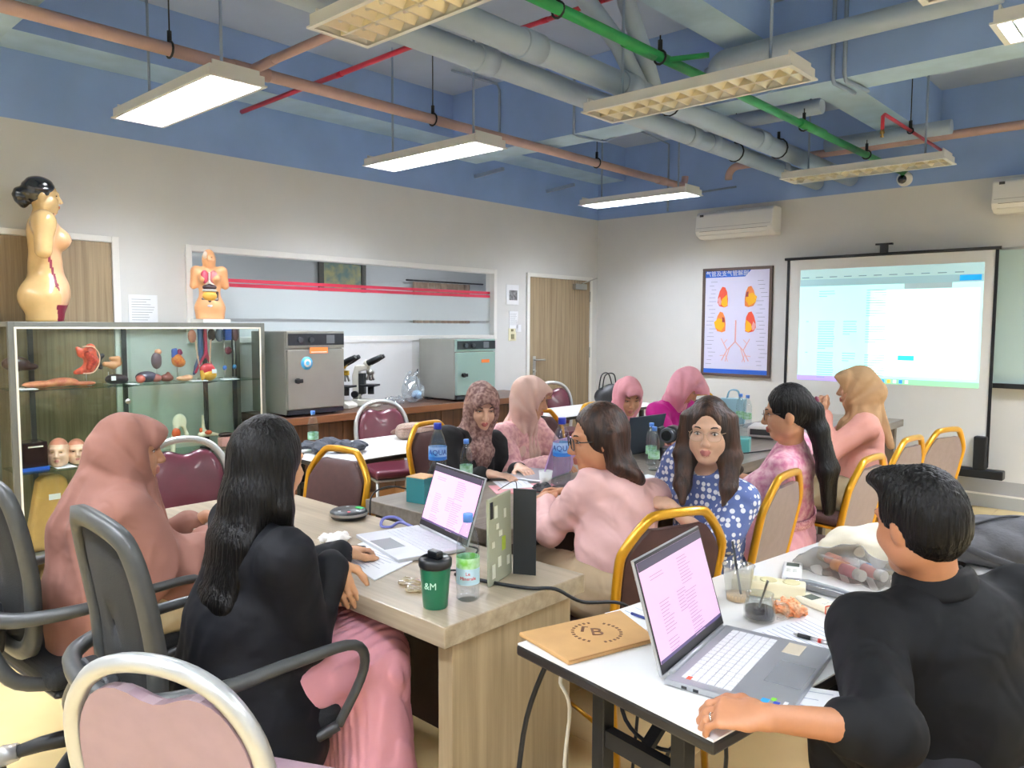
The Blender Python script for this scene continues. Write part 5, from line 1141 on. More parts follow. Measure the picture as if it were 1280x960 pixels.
def figure(label, hip, neck, head, look, tface, wr, skc='#c48f6d', sh=.17, size=1.0, bulk=0, pole=None, knees=None, headk=1.0, name='person', lips='#a8665c', ul=.265, fl=.235, ears=True, body_cell=.012, hcell=.005, rollneck=False):
    P=Fig(); P.hip=A3(hip); P.neck=A3(neck); P.c=A3(head); P.tf=_n(A3(tuple(tface)+(0,)) if len(tface)==2 else tface)
    P.f,P.u,P.s=frame(look); P.hk=headk
    P.tu=_n(P.neck-P.hip); P.ts=_n(np.cross(P.tf,P.tu)); P.fw=np.cross(P.tu,P.ts); P.bulk=bulk; P.size=size
    P.base=(float(P.hip[0]),float(P.hip[1]),0.0)
    P.root=thing(name,label,'person',P.base)
    P.S={'R':P.neck+P.ts*sh-P.tu*.055,'L':P.neck-P.ts*sh-P.tu*.055}; P.E={}; P.W={}; P.H={}
    for k_ in 'RL':
        w_=A3(wr[k_][0]); po=(pole or {}).get(k_) or (P.ts*(1 if k_=='R' else -1)*.5+A3((0,0,-1))-P.tf*.3)
        P.E[k_],P.W[k_]=ik(P.S[k_],w_,ul,fl,po); P.H[k_]=wr[k_][1:]
    hw=.085+bulk*.3; P.hips={'R':P.hip+P.ts*hw-A3((0,0,.01)),'L':P.hip-P.ts*hw-A3((0,0,.01))}; P.K={}; P.A={}
    kd=_n(A3(tuple(knees)+(0,)) if knees is not None else A3((P.tf[0],P.tf[1],0)))
    ks=_n(np.cross(kd,(0,0,1)))
    for k_,q in (('R',1),('L',-1)):
        P.K[k_]=P.hips[k_]+kd*.37+ks*q*.02+A3((0,0,-.02)); P.A[k_]=A3((P.K[k_][0],P.K[k_][1],.07))+kd*(.02 if q>0 else -.05)
    P.kd=kd; P.ks=ks
    S=SDF(); b=bulk*.6
    wst=P.hip+(P.neck-P.hip)*.36; ch=P.hip+(P.neck-P.hip)*.74
    S.ec(P.hip,wst,(.145+b,.10+b),(.118+b,.085+b),P.ts).ec(wst,ch,(.118+b,.085+b),(.135+b,.092+b),P.ts)
    S.rc(P.S['R'],P.S['L'],.045,.045,k=.05).rc(ch,P.neck,.09,.05,k=.05)
    S.rc(P.neck-P.tu*.02,P.c-P.f*.018*headk-P.u*.06*headk,.052,.050,k=.025)
    head_sdf(S,P.c,P.f,P.u,P.s,headk,ears)
    for k_ in 'RL':
        S.chain([P.S[k_],P.E[k_],P.W[k_]],[.040+b*.5,.034+b*.4,.023],k=.015)
        hp=P.H[k_]; hand_sdf(S,P.W[k_],hp[0],hp[1],hp[2] if len(hp)>2 else .5,k_=='R',.97*size)
        S.chain([P.hips[k_],P.K[k_],P.A[k_]],[.075+b,.052+b*.5,.034],k=.03)
        S.chain([P.A[k_]-A3((0,0,.02)),P.A[k_]+kd*.10-A3((0,0,.045))],[.03,.024],k=.02)
    P.sdf=S
    parts=[]; boxes=[(P.c-.15,P.c+.15,hcell)]
    for k_ in 'RL':
        m=P.W[k_]+_n(P.H[k_][0])*.07; boxes.append((m-.115,m+.115,.0045))
    V,Q=S.polys(body_cell); ctr=V[Q].mean(1); keep=np.ones(len(Q),bool)
    for lo,hi,_c in boxes: keep&=~((ctr>lo+.016).all(1)&(ctr<hi-.016).all(1))
    parts.append((V,Q[keep]))
    for lo,hi,cl in boxes: parts.append(S.polys(cl,lo,hi))
    V,Q=cut_mesh(parts)
    def mf(C):
        d=C-P.c; a=d@P.s/headk; bb=d@P.f/headk; e=d@P.u/headk
        return ((np.abs(a)<.0195-.6*np.abs(e+.068))&(bb>.07)&(e<-.059)&(e>-.080)).astype(int)
    P.body=np_obj('body',V,Q,[skin(skc),M('lips_'+lips,lips,.4)],P.root,P.base,mf)
    return P
def eyes(P,brow='#2a201c',open_=1.0,gaze=(0,0)):
    g=lambda a,b,d:tuple(P.c+P.hk*(P.s*a+P.f*b+P.u*d)-A3(P.base)); k=P.hk
    mt=Matrix((tuple(P.s),tuple(P.f),tuple(P.u))).transposed()
    for q in (-1,1):
        e=MB().ball(g(q*.031,.0705,.0005),(.0125*k,.0105*k,.0058*k*open_+.0006),12,0,mt).build('eye',M('eye_white','#e9e2dc',.25),P.root)
        MB().ball(g(q*.031+gaze[0],.0762,.000+gaze[1]),(.0052*k,.0052*k,.0054*k*open_+.0004),10,0,mt).build('iris',M('iris_dark','#1d120e',.15),e)
        MB().tube([g(q*.017,.079,.002),g(q*.025,.0830,.0075*open_),g(q*.034,.0815,.0080*open_),g(q*.046,.0715,.002)],[.0009,.0016,.0017,.0009],6).build('upper_lashes',M('lash','#1a1210',.6),e)
        MB().tube([g(q*.014,.0905,.0195),g(q*.026,.0895,.0255),g(q*.038,.082,.0255),g(q*.049,.070,.019)],[.0022,.003,.0026,.001],6).build('eyebrow',M('brow_'+brow,brow,.7),P.root)
def glasses(P,col='#1c1d20',r=.0016,metal=0):
    g=lambda a,b,d:tuple(P.c+P.hk*(P.s*a+P.f*b+P.u*d)-A3(P.base)); t=thing('eyeglasses','x','glasses'); return t,g
def add_glasses(P,label,col,r=.0016,w=.024,h=.019,metal=0,sq=.6):
    g=lambda a,b,d:P.c+P.hk*(P.s*a+P.f*b+P.u*d)
    o=g(0,.105,0); t=thing('eyeglasses',label,'glasses',tuple(o)); m=M('rim_'+col,col,.3,metal); L=lambda a,b,d:tuple(g(a,b,d)-o)
    for q in (-1,1):
        pts=[]
        for i in range(20):
            a=2*math.pi*i/20; cx,cz=math.cos(a),math.sin(a); cx=math.copysign(abs(cx)**sq,cx); cz=math.copysign(abs(cz)**sq,cz)
            pts.append(L(q*.0315+w*cx,.101-.10*abs(q*.0315+w*cx)*.35,-.004+h*cz))
        MB().tube(pts,r,6,closed=True).build('rim',m,t)
        n=len(pts); MB().add(pts,[tuple(range(n))]).build('lens',Mglass('spectacle_lens','#f8fafc',.15),t)
        MB().tube([L(q*.056,.093,.004),L(q*.068,.05,.004),L(q*.078,-.005,.003)],r,6).build('temple',m,t)
    MB().tube([L(-.008,.104,.0),L(0,.108,.003),L(.008,.104,.0)],r,6).build('bridge',m,t)
    return t
def cloth_top(P,mat,off=.014,seed=1,amp=.006,wl=.11,sleeve=1.0,cuff=0,length=.12,cell=.0085,name='blouse',loose=0,collar=.0,matfn=None,puff=None,bust=.02,mats=None,extra=None,belly=0,hemw=0):
    S=SDF(); b=P.bulk; o=off
    wst=P.hip+(P.neck-P.hip)*.36; ch=P.hip+(P.neck-P.hip)*.72; low=P.hip-A3((0,0,length))+P.tf*.02 if length>0 else P.hip+P.tu*(-length)
    S.ec(low if length>.02 else P.hip,wst,(.165+b+loose+hemw,.125+b+loose+hemw),(.135+b+loose*.7,.10+b+loose*.7+belly),P.ts,k=.04)
    S.ec(wst,ch,(.135+b+loose*.7,.10+b+loose*.7+belly),(.15+b,.105+b),P.ts,k=.05)
    S.rc(P.S['R']-P.tu*.012,P.S['L']-P.tu*.012,.05+o,.05+o,k=.06); S.ec(ch,P.neck-P.tu*.03,(.13+b,.095+b),(.085,.065),P.ts,k=.05)
    if bust:
        for q in (-1,1): S.el(ch+P.ts*q*.066+P.fw*(.07+b)-P.tu*.035,(.058,.05+bust,.058),[P.ts,P.fw,P.tu],k=.05)
    for k_ in 'RL':
        if sleeve<=.55:
            e=P.S[k_]+(P.E[k_]-P.S[k_])*(sleeve/.55)
            S.rc(P.S[k_],e,.046+o+b*.5,.045+o+b*.4+(puff or 0),k=.03)
            S.cut(e+_n(P.E[k_]-P.S[k_])*.0,P.E[k_]-P.S[k_]) if False else None
        else:
            e=P.E[k_]+(P.W[k_]-P.E[k_])*((sleeve-.55)/.45)*.93
            S.rc(P.S[k_],P.E[k_],.046+o+b*.5,.040+o+b*.4,k=.03); S.rc(P.E[k_],e,.040+o+b*.4,.028+o+b*.2,k=.02)
            if cuff: S.rc(e-_n(P.W[k_]-P.E[k_])*cuff,e,.034+o,.032+o,k=.004)
    # neck opening
    S.el(P.neck+P.tu*.05+P.fw*.03,(.062,.07,.075),[P.ts,P.fw,P.tu],k=.01,op='s') if not collar else S.rc(P.neck-P.tu*.03,P.neck+P.tu*(collar),.066,.060,k=.012)
    if extra: extra(S,P)
    V,Q=S.polys(cell,disp=folds(seed,amp,wl)); return np_obj(name,V,Q,mats or mat,P.root,P.base,matfn)
def collar(P,mat,r=.066,h=.035,name='collar'):
    b=A3(P.base); ctr=P.neck+P.fw*.006
    def fn(u,v):
        a=2*math.pi*(.02+.96*u)+math.pi/2
        vv=v if v<=.5 else 1-v; out=0 if v<=.5 else .009+.012*(v-.5)
        rr=r-.010*vv*2+out; q=ctr+P.ts*math.cos(a)*rr*1.0+P.fw*math.sin(a)*rr*1.02+P.tu*(-.008+vv*2*h)-P.fw*.0
        return tuple(q-b)
    return MB().grid(fn,40,9).build(name,mat,P.root,solid=.003)
def cloth_legs(P,mat,skirt=False,off=.018,seed=3,amp=.004,cell=.011,name='trousers',pleat=0,flare=.0,hem=.12):
    S=SDF(); b=P.bulk*.8
    S.ec(P.hip-A3((0,0,.015)),P.hip+P.tu*.10,(.165+b,.125+b),(.138+b,.105+b),P.ts,k=.04)
    for k_,q in (('R',1),('L',-1)):
        S.rc(P.hips[k_],P.K[k_],.09+off+b,.065+off+b*.5,k=.07 if skirt else .03)
        if skirt: S.rc(P.K[k_],A3((P.K[k_][0],P.K[k_][1],hem))+P.ks*q*flare,.07+off,.07+off+flare,k=.09)
        else: S.rc(P.K[k_],P.A[k_]+A3((0,0,.0)),.06+off,.045+off,k=.03)
    if skirt:
        mk=(P.K['R']+P.K['L'])/2; mh=(P.hips['R']+P.hips['L'])/2
        S.ec(mh,mk,(.13+b,.085),(.12,.07),P.ks,k=.08).ec(mk,A3((mk[0],mk[1],hem)),(.12+flare,.07+flare),(.13+flare*1.5,.08+flare*1.3),P.ks,k=.08)
    fo=folds(seed,amp,.14)
    if pleat:
        c0=P.K['R']*.5+P.K['L']*.5; ks=P.ks
        def dz(X,Y,Z):
            u=(X-c0[0])*ks[0]+(Y-c0[1])*ks[1]; w_=(X-c0[0])*P.kd[0]+(Y-c0[1])*P.kd[1]
            return pleat*np.sin((u*1.0+.25*w_)*230+6*np.sin(w_*7+Z*5))+fo(X,Y,Z)
        d=dz
    else: d=fo
    V,Q=S.polys(cell,disp=d); return np_obj(name,V,Q,mat,P.root,P.base)
def shoes(P,mat):
    S=SDF()
    for k_ in 'RL': S.chain([P.A[k_]-A3((0,0,.03)),P.A[k_]+P.kd*.06-A3((0,0,.038)),P.A[k_]+P.kd*.125-A3((0,0,.042))],[.040,.036,.028],k=.02)
    S.cut((0,0,.002),(0,0,-1)); V,Q=S.polys(.009); return np_obj('shoes',V,Q,mat,P.root,P.base)
def hijab(P,mat,seed=5,amp=.0035,cell=.007,chest=.20,wide=.17,peak=0,name='headscarf',back=.0,full=False,extra=None,mats=None,open_=1.0,wl=.07,tail=None):
    S=SDF(); c,f,u,s,k=P.c,P.f,P.u,P.s,P.hk; ax=[s,f,u]; g=lambda a,b,d:c+k*(s*a+f*b+u*d)
    S.el(g(0,-.012,.014),A3((.090,.110,.118))*k,ax,k=.03)
    S.el(g(0,.000,-.060),A3((.078,.082,.072))*k,ax,k=.04)
    if peak: S.el(g(0,.035+peak*.4,.052),A3((.068,.075+peak,.055))*k,ax,k=.03)
    if back: S.el(g(0,-.075,-.03),A3((.07,.055+back,.07))*k,ax,k=.05)
    S.rc(g(0,-.012,-.05),P.neck+P.tu*.0,.074,.090,k=.05)
    if chest:
        S.ec(P.neck-P.tu*.065,P.neck-P.tu*max(chest,.09)+P.fw*.03,(wide*.72,.088),(wide,.115+P.bulk),P.ts,k=.05)
    if extra: extra(S,P)
    S.el(g(0,.118,-.026),A3((.059*open_,.098,.084*open_))*k,ax,k=.010,op='s')
    if tail: S.chain(*tail,k=.02)
    ctr=c
    n0=P.neck; ph=seed*1.7
    def d(X,Y,Z):
        v=(X-c[0])*f[0]+(Y-c[1])*f[1]+(Z-c[2])*f[2]; w_=(X-c[0])*u[0]+(Y-c[1])*u[1]+(Z-c[2])*u[2]; q=(X-c[0])*s[0]+(Y-c[1])*s[1]+(Z-c[2])*s[2]
        # pulled folds fanning from under the chin over the crown
        hd=np.arctan2(w_+.11,v-.085); up=np.clip((w_+.12)*8,0,1)
        e1=np.sin(hd*11+1.8*np.sin(q*18)+ph); e1=e1+.8*(np.abs(e1)-.6)
        # draped folds falling down from the neck
        az=np.arctan2((Y-n0[1])*s[1]+(X-n0[0])*s[0],(X-n0[0])*f[0]+(Y-n0[1])*f[1]); lowz=np.clip((.02-w_-.08)*7,0,1)
        e2=np.sin(az*9+ph+2.2*np.sin(Z*7+az*2)); e2=e2+.8*(np.abs(e2)-.6)
        return amp*1.5*e1*up*(1-lowz)*np.clip((np.abs(q)-.01)*25,.25,1) + amp*1.8*e2*lowz
    V,Q=S.polys(cell,disp=d); return np_obj(name,V,Q,mats or mat,P.root,P.base)
def hair(P,mat,strands,cell=.006,cut=True,seed=9,amp=.001,name='hair',fringe=0,face=(.060,.085,.092),facec=(.125,-.028),freq=80,capr=(.083,.103,.112),extra=None):
    S=SDF(); c,f,u,s,k=P.c,P.f,P.u,P.s,P.hk; ax=[s,f,u]; g=lambda a,b,d:c+k*(s*a+f*b+u*d)
    S.el(g(0,-.016,.024),A3(capr)*k,ax,k=.02)
    for st in strands:
        pts=[A3(p) for p in st[0]]
        for i in range(len(pts)-1): S.ec(pts[i],pts[i+1],st[1][i],st[1][i+1],st[2],k=.03)
    S.el(g(0,facec[0],facec[1]),A3(face)*k,ax,k=.012,op='s')
    if extra: extra(S,P)
    def d(X,Y,Z):
        v=(X-c[0])*f[0]+(Y-c[1])*f[1]; q=(X-c[0])*s[0]+(Y-c[1])*s[1]
        a=np.arctan2(q,v+.03); return amp*(np.sin(a*freq+3*np.sin(Z*9+a*3))+.6*np.sin(a*freq*2.3+Z*6))
    V,Q=S.polys(cell,disp=d); return np_obj(name,V,Q,mat,P.root,P.base)
m_hairb=M('hair_black','#0a0807',.44,spec=.22,noise=.3,nscale=60,stretch=(1,1,.10),bump=.9,bscale=110); m_hairbr=M('hair_brown','#4a2f22',.46,spec=.4,noise=.5,nscale=50,stretch=(1,1,.10),col2='#1f130e',bump=.45,bscale=110)
def cl(name,col,rough=.75,**k): k.pop('bump',0); return M(name,col,rough,spec=.25,wrinkle=k.pop('wrinkle',.35)*.75,wscale=k.pop('wscale',11),**k)
RT=A3((.737,.676,0)); FW=A3((-.675,.737,0))

# ================================================================== anatomy models
def sdf_obj(S,name,mat,par,origin,cell,disp=None,matfn=None,lo=None,hi=None):
    V,Q=S.polys(cell,lo,hi,disp); return np_obj(name,V,Q,mat,par,origin,matfn)
def local(o,f,s):
    f=_n(A3(f)); s=_n(A3(s)); return lambda a,b,d:A3(o)+s*a+f*b+A3((0,0,1))*d
def torso(label,o,face,k,mats,cell,small=False):
    f=_n(A3((face[0],face[1],0))); s=np.cross(f,(0,0,1)); u=A3((0,0,1)); ax=[s,f,u]; o=A3(o); g=lambda a,b,d:o+k*(s*a+f*b+u*d)
    S=SDF(); K=lambda *r:tuple(x*k for x in r)
    S.ec(g(0,-.015,-.02),g(0,-.01,.16),K(.150,.100),K(.165,.115),s,k=.04*k)
    for q in (-1,1):
        S.el(g(q*.075,-.075,.15),K(.085,.080,.095),ax,k=.05*k); S.rc(g(q*.08,-.01,-.01),g(q*.085,0,.12),.085*k,.095*k,k=.03*k)
        S.el(g(q*.068,.085,.50),K(.056,.055,.058),ax,k=.03*k)
        S.rc(g(q*.155,-.005,.60),g(q*.185,-.015,.42),.056*k,.047*k,k=.04*k); S.el(g(q*.068,.14,.495),.007*k,k=.004)
        S.cut(g(q*.18,-.015,.415),-u+s*q*.2) if False else None
    S.el(g(0,.045,.20),K(.125,.075,.10),ax,k=.06*k)
    S.ec(g(0,-.01,.16),g(0,.0,.34),K(.160,.115),K(.112,.082),s,k=.05*k).ec(g(0,.0,.34),g(0,.0,.54),K(.112,.082),K(.145,.095),s,k=.05*k)
    S.rc(g(-.14,-.01,.595),g(.14,-.01,.595),.05*k,.05*k,k=.06*k).rc(g(0,-.012,.60),g(0,-.005,.70),.056*k,.047*k,k=.04*k)
    head_sdf(S,g(0,.0,.765),f,u,s,k*.93)
    S.cut((0,0,o[2]),(0,0,-1))
    t=thing('torso_model',label,'anatomy model',tuple(o))
    c=o
    def mf(C):
        d=(C-c)/k; a=d@s; b=d@f; e=d@u
        line=.035+.02*np.sin(e*11)-.05*np.clip(e-.55,0,1); 
        out=np.zeros(len(C),int)
        body=(e<.66)&(np.abs(a)<.155)&(e>.03)
        out[body&(b>line)]=1; out[body&(np.abs(b-line)<.008)]=2; out[(e<.10)&(b>.045)]=2
        hd=(d-A3((0,0,.765))); 
        return out
    lo,hi=S.bounds(); lo=lo-.02; lo[2]=o[2]-.01; hi=hi+.02
    sdf_obj(S,'body',mats,t,tuple(o),cell,matfn=mf if not small else None,lo=lo,hi=hi)
    return t,g,f,s,u
TF=A3((.24,.97,0))
t,g,f,s,u=torso('life-size yellowed female torso model with black painted hair on the display cabinet',(.20,1.575,1.532),TF,.99,[M('torso_skin','#d9b67c',.25,coat=.5,noise=.10,nscale=9),M('torso_front','#dfb083',.28,coat=.4,noise=.06,nscale=9),M('torso_seam','#7c2036',.4)],.0075)
c=g(0,.0,.765); S=SDF(); ax=[s,f,u]
S.el(c+u*.030-f*.02,(.078,.094,.088),ax,k=.02).el(c-f*.115-u*.005,(.045,.042,.050),ax,k=.02).el(c-f*.10-u*.05,(.035,.03,.03),ax,k=.02)
S.el(c+f*.105-u*.045,(.08,.085,.115),ax,k=.01,op='s')
sdf_obj(S,'painted_hair',M('paint_hair','#15161c',.2,coat=.7),t,tuple(t.location),.006,disp=lambda X,Y,Z:.0015*np.sin(Z*160+X*60))
mt=Matrix((tuple(s),tuple(f),tuple(u))).transposed()
for q in (-1,1): MB().ball(tuple(c+s*q*.029+f*.068-A3(t.location)),(.011,.008,.005),10,0,mt).build('eye',M('iris_dark','#1d120e',.15),t)
MB().ball(tuple(c+f*.082-u*.064-A3(t.location)),(.016,.008,.007),10,0,mt).build('lips',M('torso_lips','#b0503c',.4),t)

CF=_n(A3((5.3,-2.61,0)))
t,g,f,s,u=torso('small open torso model showing the organs, standing on the right of the cabinet top',(.20,2.61,1.556),CF,.565,[M('model_flesh','#eeb07c',.35,coat=.3)],.005,True)
MB().box((-.10,-.10,-.024),(.10,.10,0)).build('base_plate',M('model_white','#f0f0ee',.4),t)
ax=[s,f,u]
def org(name,prims,col,cell=.005):
    S=SDF()
    for p in prims:
        if p[0]=='e': S.el(g(*p[1]),A3(p[2])*.565,ax,k=.01)
        else: S.rc(g(*p[1]),g(*p[2]),p[3]*.565,p[4]*.565,k=.008)
    return sdf_obj(S,name,M('org_'+col,col,.35,coat=.3),t,tuple(t.location),cell)
org('lung',[('e',(-.05,.085,.52),(.05,.05,.085))],'#e08a8a'); org('lung',[('e',(.055,.09,.52),(.05,.052,.085))],'#d2485e')
org('breastbone',[('c',(0,.115,.57),(0,.125,.45),.014,.012),('c',(-.05,.1,.42),(-.01,.12,.45),.012,.012),('c',(.05,.1,.42),(.01,.12,.45),.012,.012)],'#efe0d6')
org('liver',[('e',(0,.095,.395),(.085,.045,.04))],'#3a2528'); org('stomach_band',[('e',(0,.1,.355),(.09,.045,.02))],'#d9d8cf')
org('intestine',[('e',(0,.095,.285),(.085,.055,.068))],'#eab04c'); org('colon',[('c',(-.09,.085,.33),(-.085,.095,.24),.016,.016),('c',(-.085,.095,.24),(0,.115,.215),.016,.014),('c',(0,.115,.215),(.085,.095,.25),.014,.014)],'#5a4638')
org('pelvis_piece',[('e',(0,.09,.165),(.06,.045,.03)),('c',(0,.095,.16),(0,.085,.09),.03,.018)],'#e3dfe4'); org('neck_muscle',[('c',(-.03,.035,.70),(-.025,.03,.62),.02,.016),('c',(.03,.035,.70),(.025,.03,.62),.02,.016)],'#a03a40'); org('windpipe',[('c',(0,.045,.69),(0,.05,.60),.018,.018)],'#e6c9b0')
mt=Matrix((tuple(s),tuple(f),tuple(u))).transposed(); c=g(0,0,.765)
for q in (-1,1): MB().ball(tuple(c+s*q*.0165+f*.041-A3(t.location)),(.006,.004,.003),8,0,mt).build('eye',M('iris_dark','#1d120e',.15),t)
MB().ball(tuple(c+f*.046-u*.036-A3(t.location)),(.009,.004,.003),8,0,mt).build('lips',M('torso_lips','#b0503c',.4),t)
org('brain_half',[('e',(.04,.06,.79),(.03,.045,.05))],'#efd9c6')

def model(name,label,y,z,x=.22,rz=0,cat='anatomy model'): return thing(name,label,cat,(x,y,z),rz)
S1=SH1+.008; S2=SH2+.008; S0=CZ0+.02
def stand(t,h,base=.03,mat=None):
    MB().lathe([(base,0),(base,.006),(.004,.008)],14).cyl((0,0,.006),(0,0,h),.003,8).build('stand',mat or m_steel,t)
def blob(t,name,prims,col,cell=.006,rough=.35,disp=None):
    S=SDF()
    for p in prims:
        if p[0]=='e': S.el(p[1],p[2],k=p[3] if len(p)>3 else .012)
        elif p[0]=='s': S.el(p[1],p[2],k=.008,op='s')
        else: S.chain(p[1],p[2],k=.01)
    m=M('mod_'+col,col,rough,coat=.3) if isinstance(col,str) else col
    return sdf_obj(S,name,m,t,(0,0,0),cell,disp)
RY90=math.radians(-26)   # models turned to face the room
t=model('liver_model','dark brown liver model on a pin, far left in the cabinet',1.40,S1); stand(t,.10); blob(t,'liver',[('e',(0,-.01,.15),(.05,.075,.045)),('e',(0,.06,.13),(.035,.05,.022))],'#3d2220')
t=model('stomach_model','orange-red open stomach model on a white pin',1.775,S1); stand(t,.10); blob(t,'stomach',[('c',[(0,-.045,.235),(0,-.02,.205),(0,.02,.20),(0,.035,.15),(0,.01,.105),(0,-.06,.085)],[.012,.028,.042,.042,.034,.014]),('c',[(0,.02,.20),(0,.03,.235)],[.04,.03])],M('mod_stomach','#e05a40',.4,noise=.3,nscale=40,coat=.3))
S=SDF(); S.chain([(.03,.0,.2),(.03,.03,.16),(.028,.01,.115)],[.02,.026,.02],k=.01); sdf_obj(S,'cut_face',M('mod_stomach_in','#c9402e',.5,noise=.3,nscale=90),t,(0,0,0),.005)
MB().tube(curve_pts([(.036,-.03,.245),(.04,.03,.245),(.04,.066,.20),(.04,.066,.14),(.04,.03,.085),(.036,-.03,.078)],5),.004,6).build('cut_rim',M('mod_rim','#f0c0a8',.4),t)
t=model('muscle_model','long pale orange muscle model lying on the shelf',1.60,S1,.24); blob(t,'muscle',[('e',(0,-.09,.022),(.04,.10,.022)),('e',(0,.03,.03),(.04,.09,.028)),('e',(0,.15,.015),(.03,.075,.014))],M('mod_muscle','#d98f66',.4,noise=.8,nscale=22,col2='#c4624c'))
t=model('ear_model','ear model with dark curl on a dark base',1.915,S1,.2); stand(t,.08); blob(t,'ear_flesh',[('c',[(0,-.02,.13),(0,.03,.12),(0,.06,.135),(0,.06,.16),(0,.02,.165)],[.016,.024,.022,.02,.014])],'#e0a070'); blob(t,'ear_curl',[('c',[(0,-.035,.185),(0,-.065,.165),(0,-.062,.13),(0,-.045,.11)],[.016,.022,.02,.014])],'#2a2426')
t=model('black_organ_model','glossy black organ model with a white tag, lying under the ear model',1.93,S1,.27); blob(t,'organ',[('e',(0,0,.035),(.045,.062,.034)),('e',(0,.045,.03),(.03,.035,.028))],'#241f20'); MB().box((.043,-.04,.03),(.046,-.012,.058)).build('tag',pap,t)
t=model('eye_brain_model','purple and salmon brain-and-eye model lying on the shelf',2.13,S1,.26); blob(t,'brain_part',[('e',(0,0,.04),(.045,.07,.038))],'#4f4a5a'); blob(t,'eyeball',[('e',(.03,-.05,.03),(.028,.03,.028))],'#c9685a'); blob(t,'flesh',[('e',(.01,.06,.03),(.035,.035,.028))],'#b06a62')
t=model('heart_slice_model','small maroon heart slice lying beside the brain model',2.255,S1,.28); blob(t,'organ',[('e',(0,0,.028),(.035,.045,.026)),('e',(0,.01,.05),(.015,.015,.02))],'#7d4038')
t=model('kidney_model','mauve kidney model with a peach tip on a pin',2.25,S1,.14); stand(t,.09); blob(t,'kidney',[('e',(0,0,.14),(.03,.036,.058)),('s',(0,.045,.14),(.03,.018,.03))],'#75606a'); blob(t,'gland',[('e',(0,.012,.20),(.018,.024,.02))],'#e0a078')
t=model('flat_tissue_model','flat pale flesh tissue model on the shelf before the heart',2.37,S1,.29); blob(t,'tissue',[('e',(0,0,.02),(.035,.055,.018)),('e',(0,.03,.03),(.02,.03,.014))],M('mod_tissue','#e0b088',.4,noise=.6,nscale=40,col2='#c58a6a'))
t=model('heart_model','orange heart model with blue and purple vessels on a pin',2.375,S1,.18); stand(t,.10); blob(t,'heart',[('e',(0,0,.14),(.034,.04,.045)),('e',(0,.02,.125),(.03,.035,.034))],M('mod_heart','#e5963c',.35,noise=.6,nscale=35,col2='#c9542e',coat=.3)); blob(t,'vessel',[('c',[(0,-.025,.165),(0,-.028,.21)],[.014,.012]),('c',[(0,-.008,.165),(0,-.01,.215)],[.013,.011])],'#3b57a8'); blob(t,'artery',[('c',[(0,.012,.17),(0,.018,.205),(0,.03,.19)],[.013,.012,.01])],'#8c2f5c')
t=model('urinary_model','tall kidney and blood vessel model with red and blue trunks',2.565,S1,.16)
MB().lathe([(.04,0),(.04,.008),(.008,.012)],14).build('stand',m_steel,t)
blob(t,'vein',[('c',[(0,-.015,.36),(0,-.012,.18),(0,-.05,.09),(0,-.065,.04)],[.019,.018,.011,.010])],'#35567e'); blob(t,'artery',[('c',[(.012,.018,.36),(.012,.02,.18),(.01,.06,.09),(.01,.075,.04)],[.013,.013,.010,.009]),('c',[(.012,.02,.18),(.015,-.03,.11),(.015,-.06,.05)],[.011,.009,.009])],'#a8284a')
blob(t,'kidney',[('e',(0,-.072,.305),(.022,.030,.048))],'#a8705a'); blob(t,'kidney',[('e',(0,.072,.315),(.022,.030,.045))],'#3c332e'); blob(t,'ureter',[('c',[(.01,-.055,.28),(.02,-.045,.16),(.02,-.03,.07)],[.006]*3),('c',[(.01,.06,.28),(.02,.045,.16),(.02,.04,.07)],[.006]*3)],'#e2c0a6')
t=model('bladder_model','red and yellow organ model with a white tag in front of the vessel model',2.53,S1,.30); blob(t,'red_part',[('e',(0,0,.075),(.03,.055,.045))],'#c22a36'); blob(t,'yellow_part',[('e',(.012,.01,.035),(.03,.05,.036)),('c',[(.02,-.05,.06),(.02,-.045,.01)],[.014,.010])],'#dca53a'); MB().box((.042,.012,.05),(.045,.045,.078)).build('tag',pap,t)
t=model('kidney_pair_model','tall pin-mounted pair of grey-blue kidneys with a blue block',2.75,S1,.18)
MB().box((-.03,-.06,0),(.03,.05,.006)).cyl((0,-.03,.006),(0,-.03,.30),.0035,8).cyl((0,.045,.006),(0,.045,.30),.005,8).build('stand',m_steel,t)
blob(t,'kidney',[('e',(0,-.065,.315),(.024,.032,.052)),('s',(.02,-.045,.315),(.012,.012,.025))],'#56657a'); blob(t,'kidney',[('e',(0,.055,.32),(.02,.028,.055))],'#4a3338'); MB().box((-.02,-.03,.275),(.02,.02,.365)).build('vein_block',M('mod_blue','#2a55a8',.35),t,bevel=.006); blob(t,'bladder',[('e',(0,.0,.20),(.02,.026,.03))],'#6a2230'); blob(t,'blue_bead',[('e',(0,-.03,.075),(.014,.016,.02))],'#4a86d8'); blob(t,'blue_bead',[('e',(0,.045,.08),(.014,.016,.02))],'#3a8ac0')
for i,(y,w_,lab) in enumerate(((1.42,.09,'white card lying at the left end of the upper glass shelf'),(2.02,.05,'white card under the black organ model on the upper shelf'),(2.45,.11,'white card beside the heart model on the upper shelf'),(2.68,.12,'white card at the right end of the upper glass shelf'))):
    tag(MB().box((.25,y-w_/2,S1+.0005),(.36,y+w_/2,S1+.003)).build('card',pap),lab,'card')
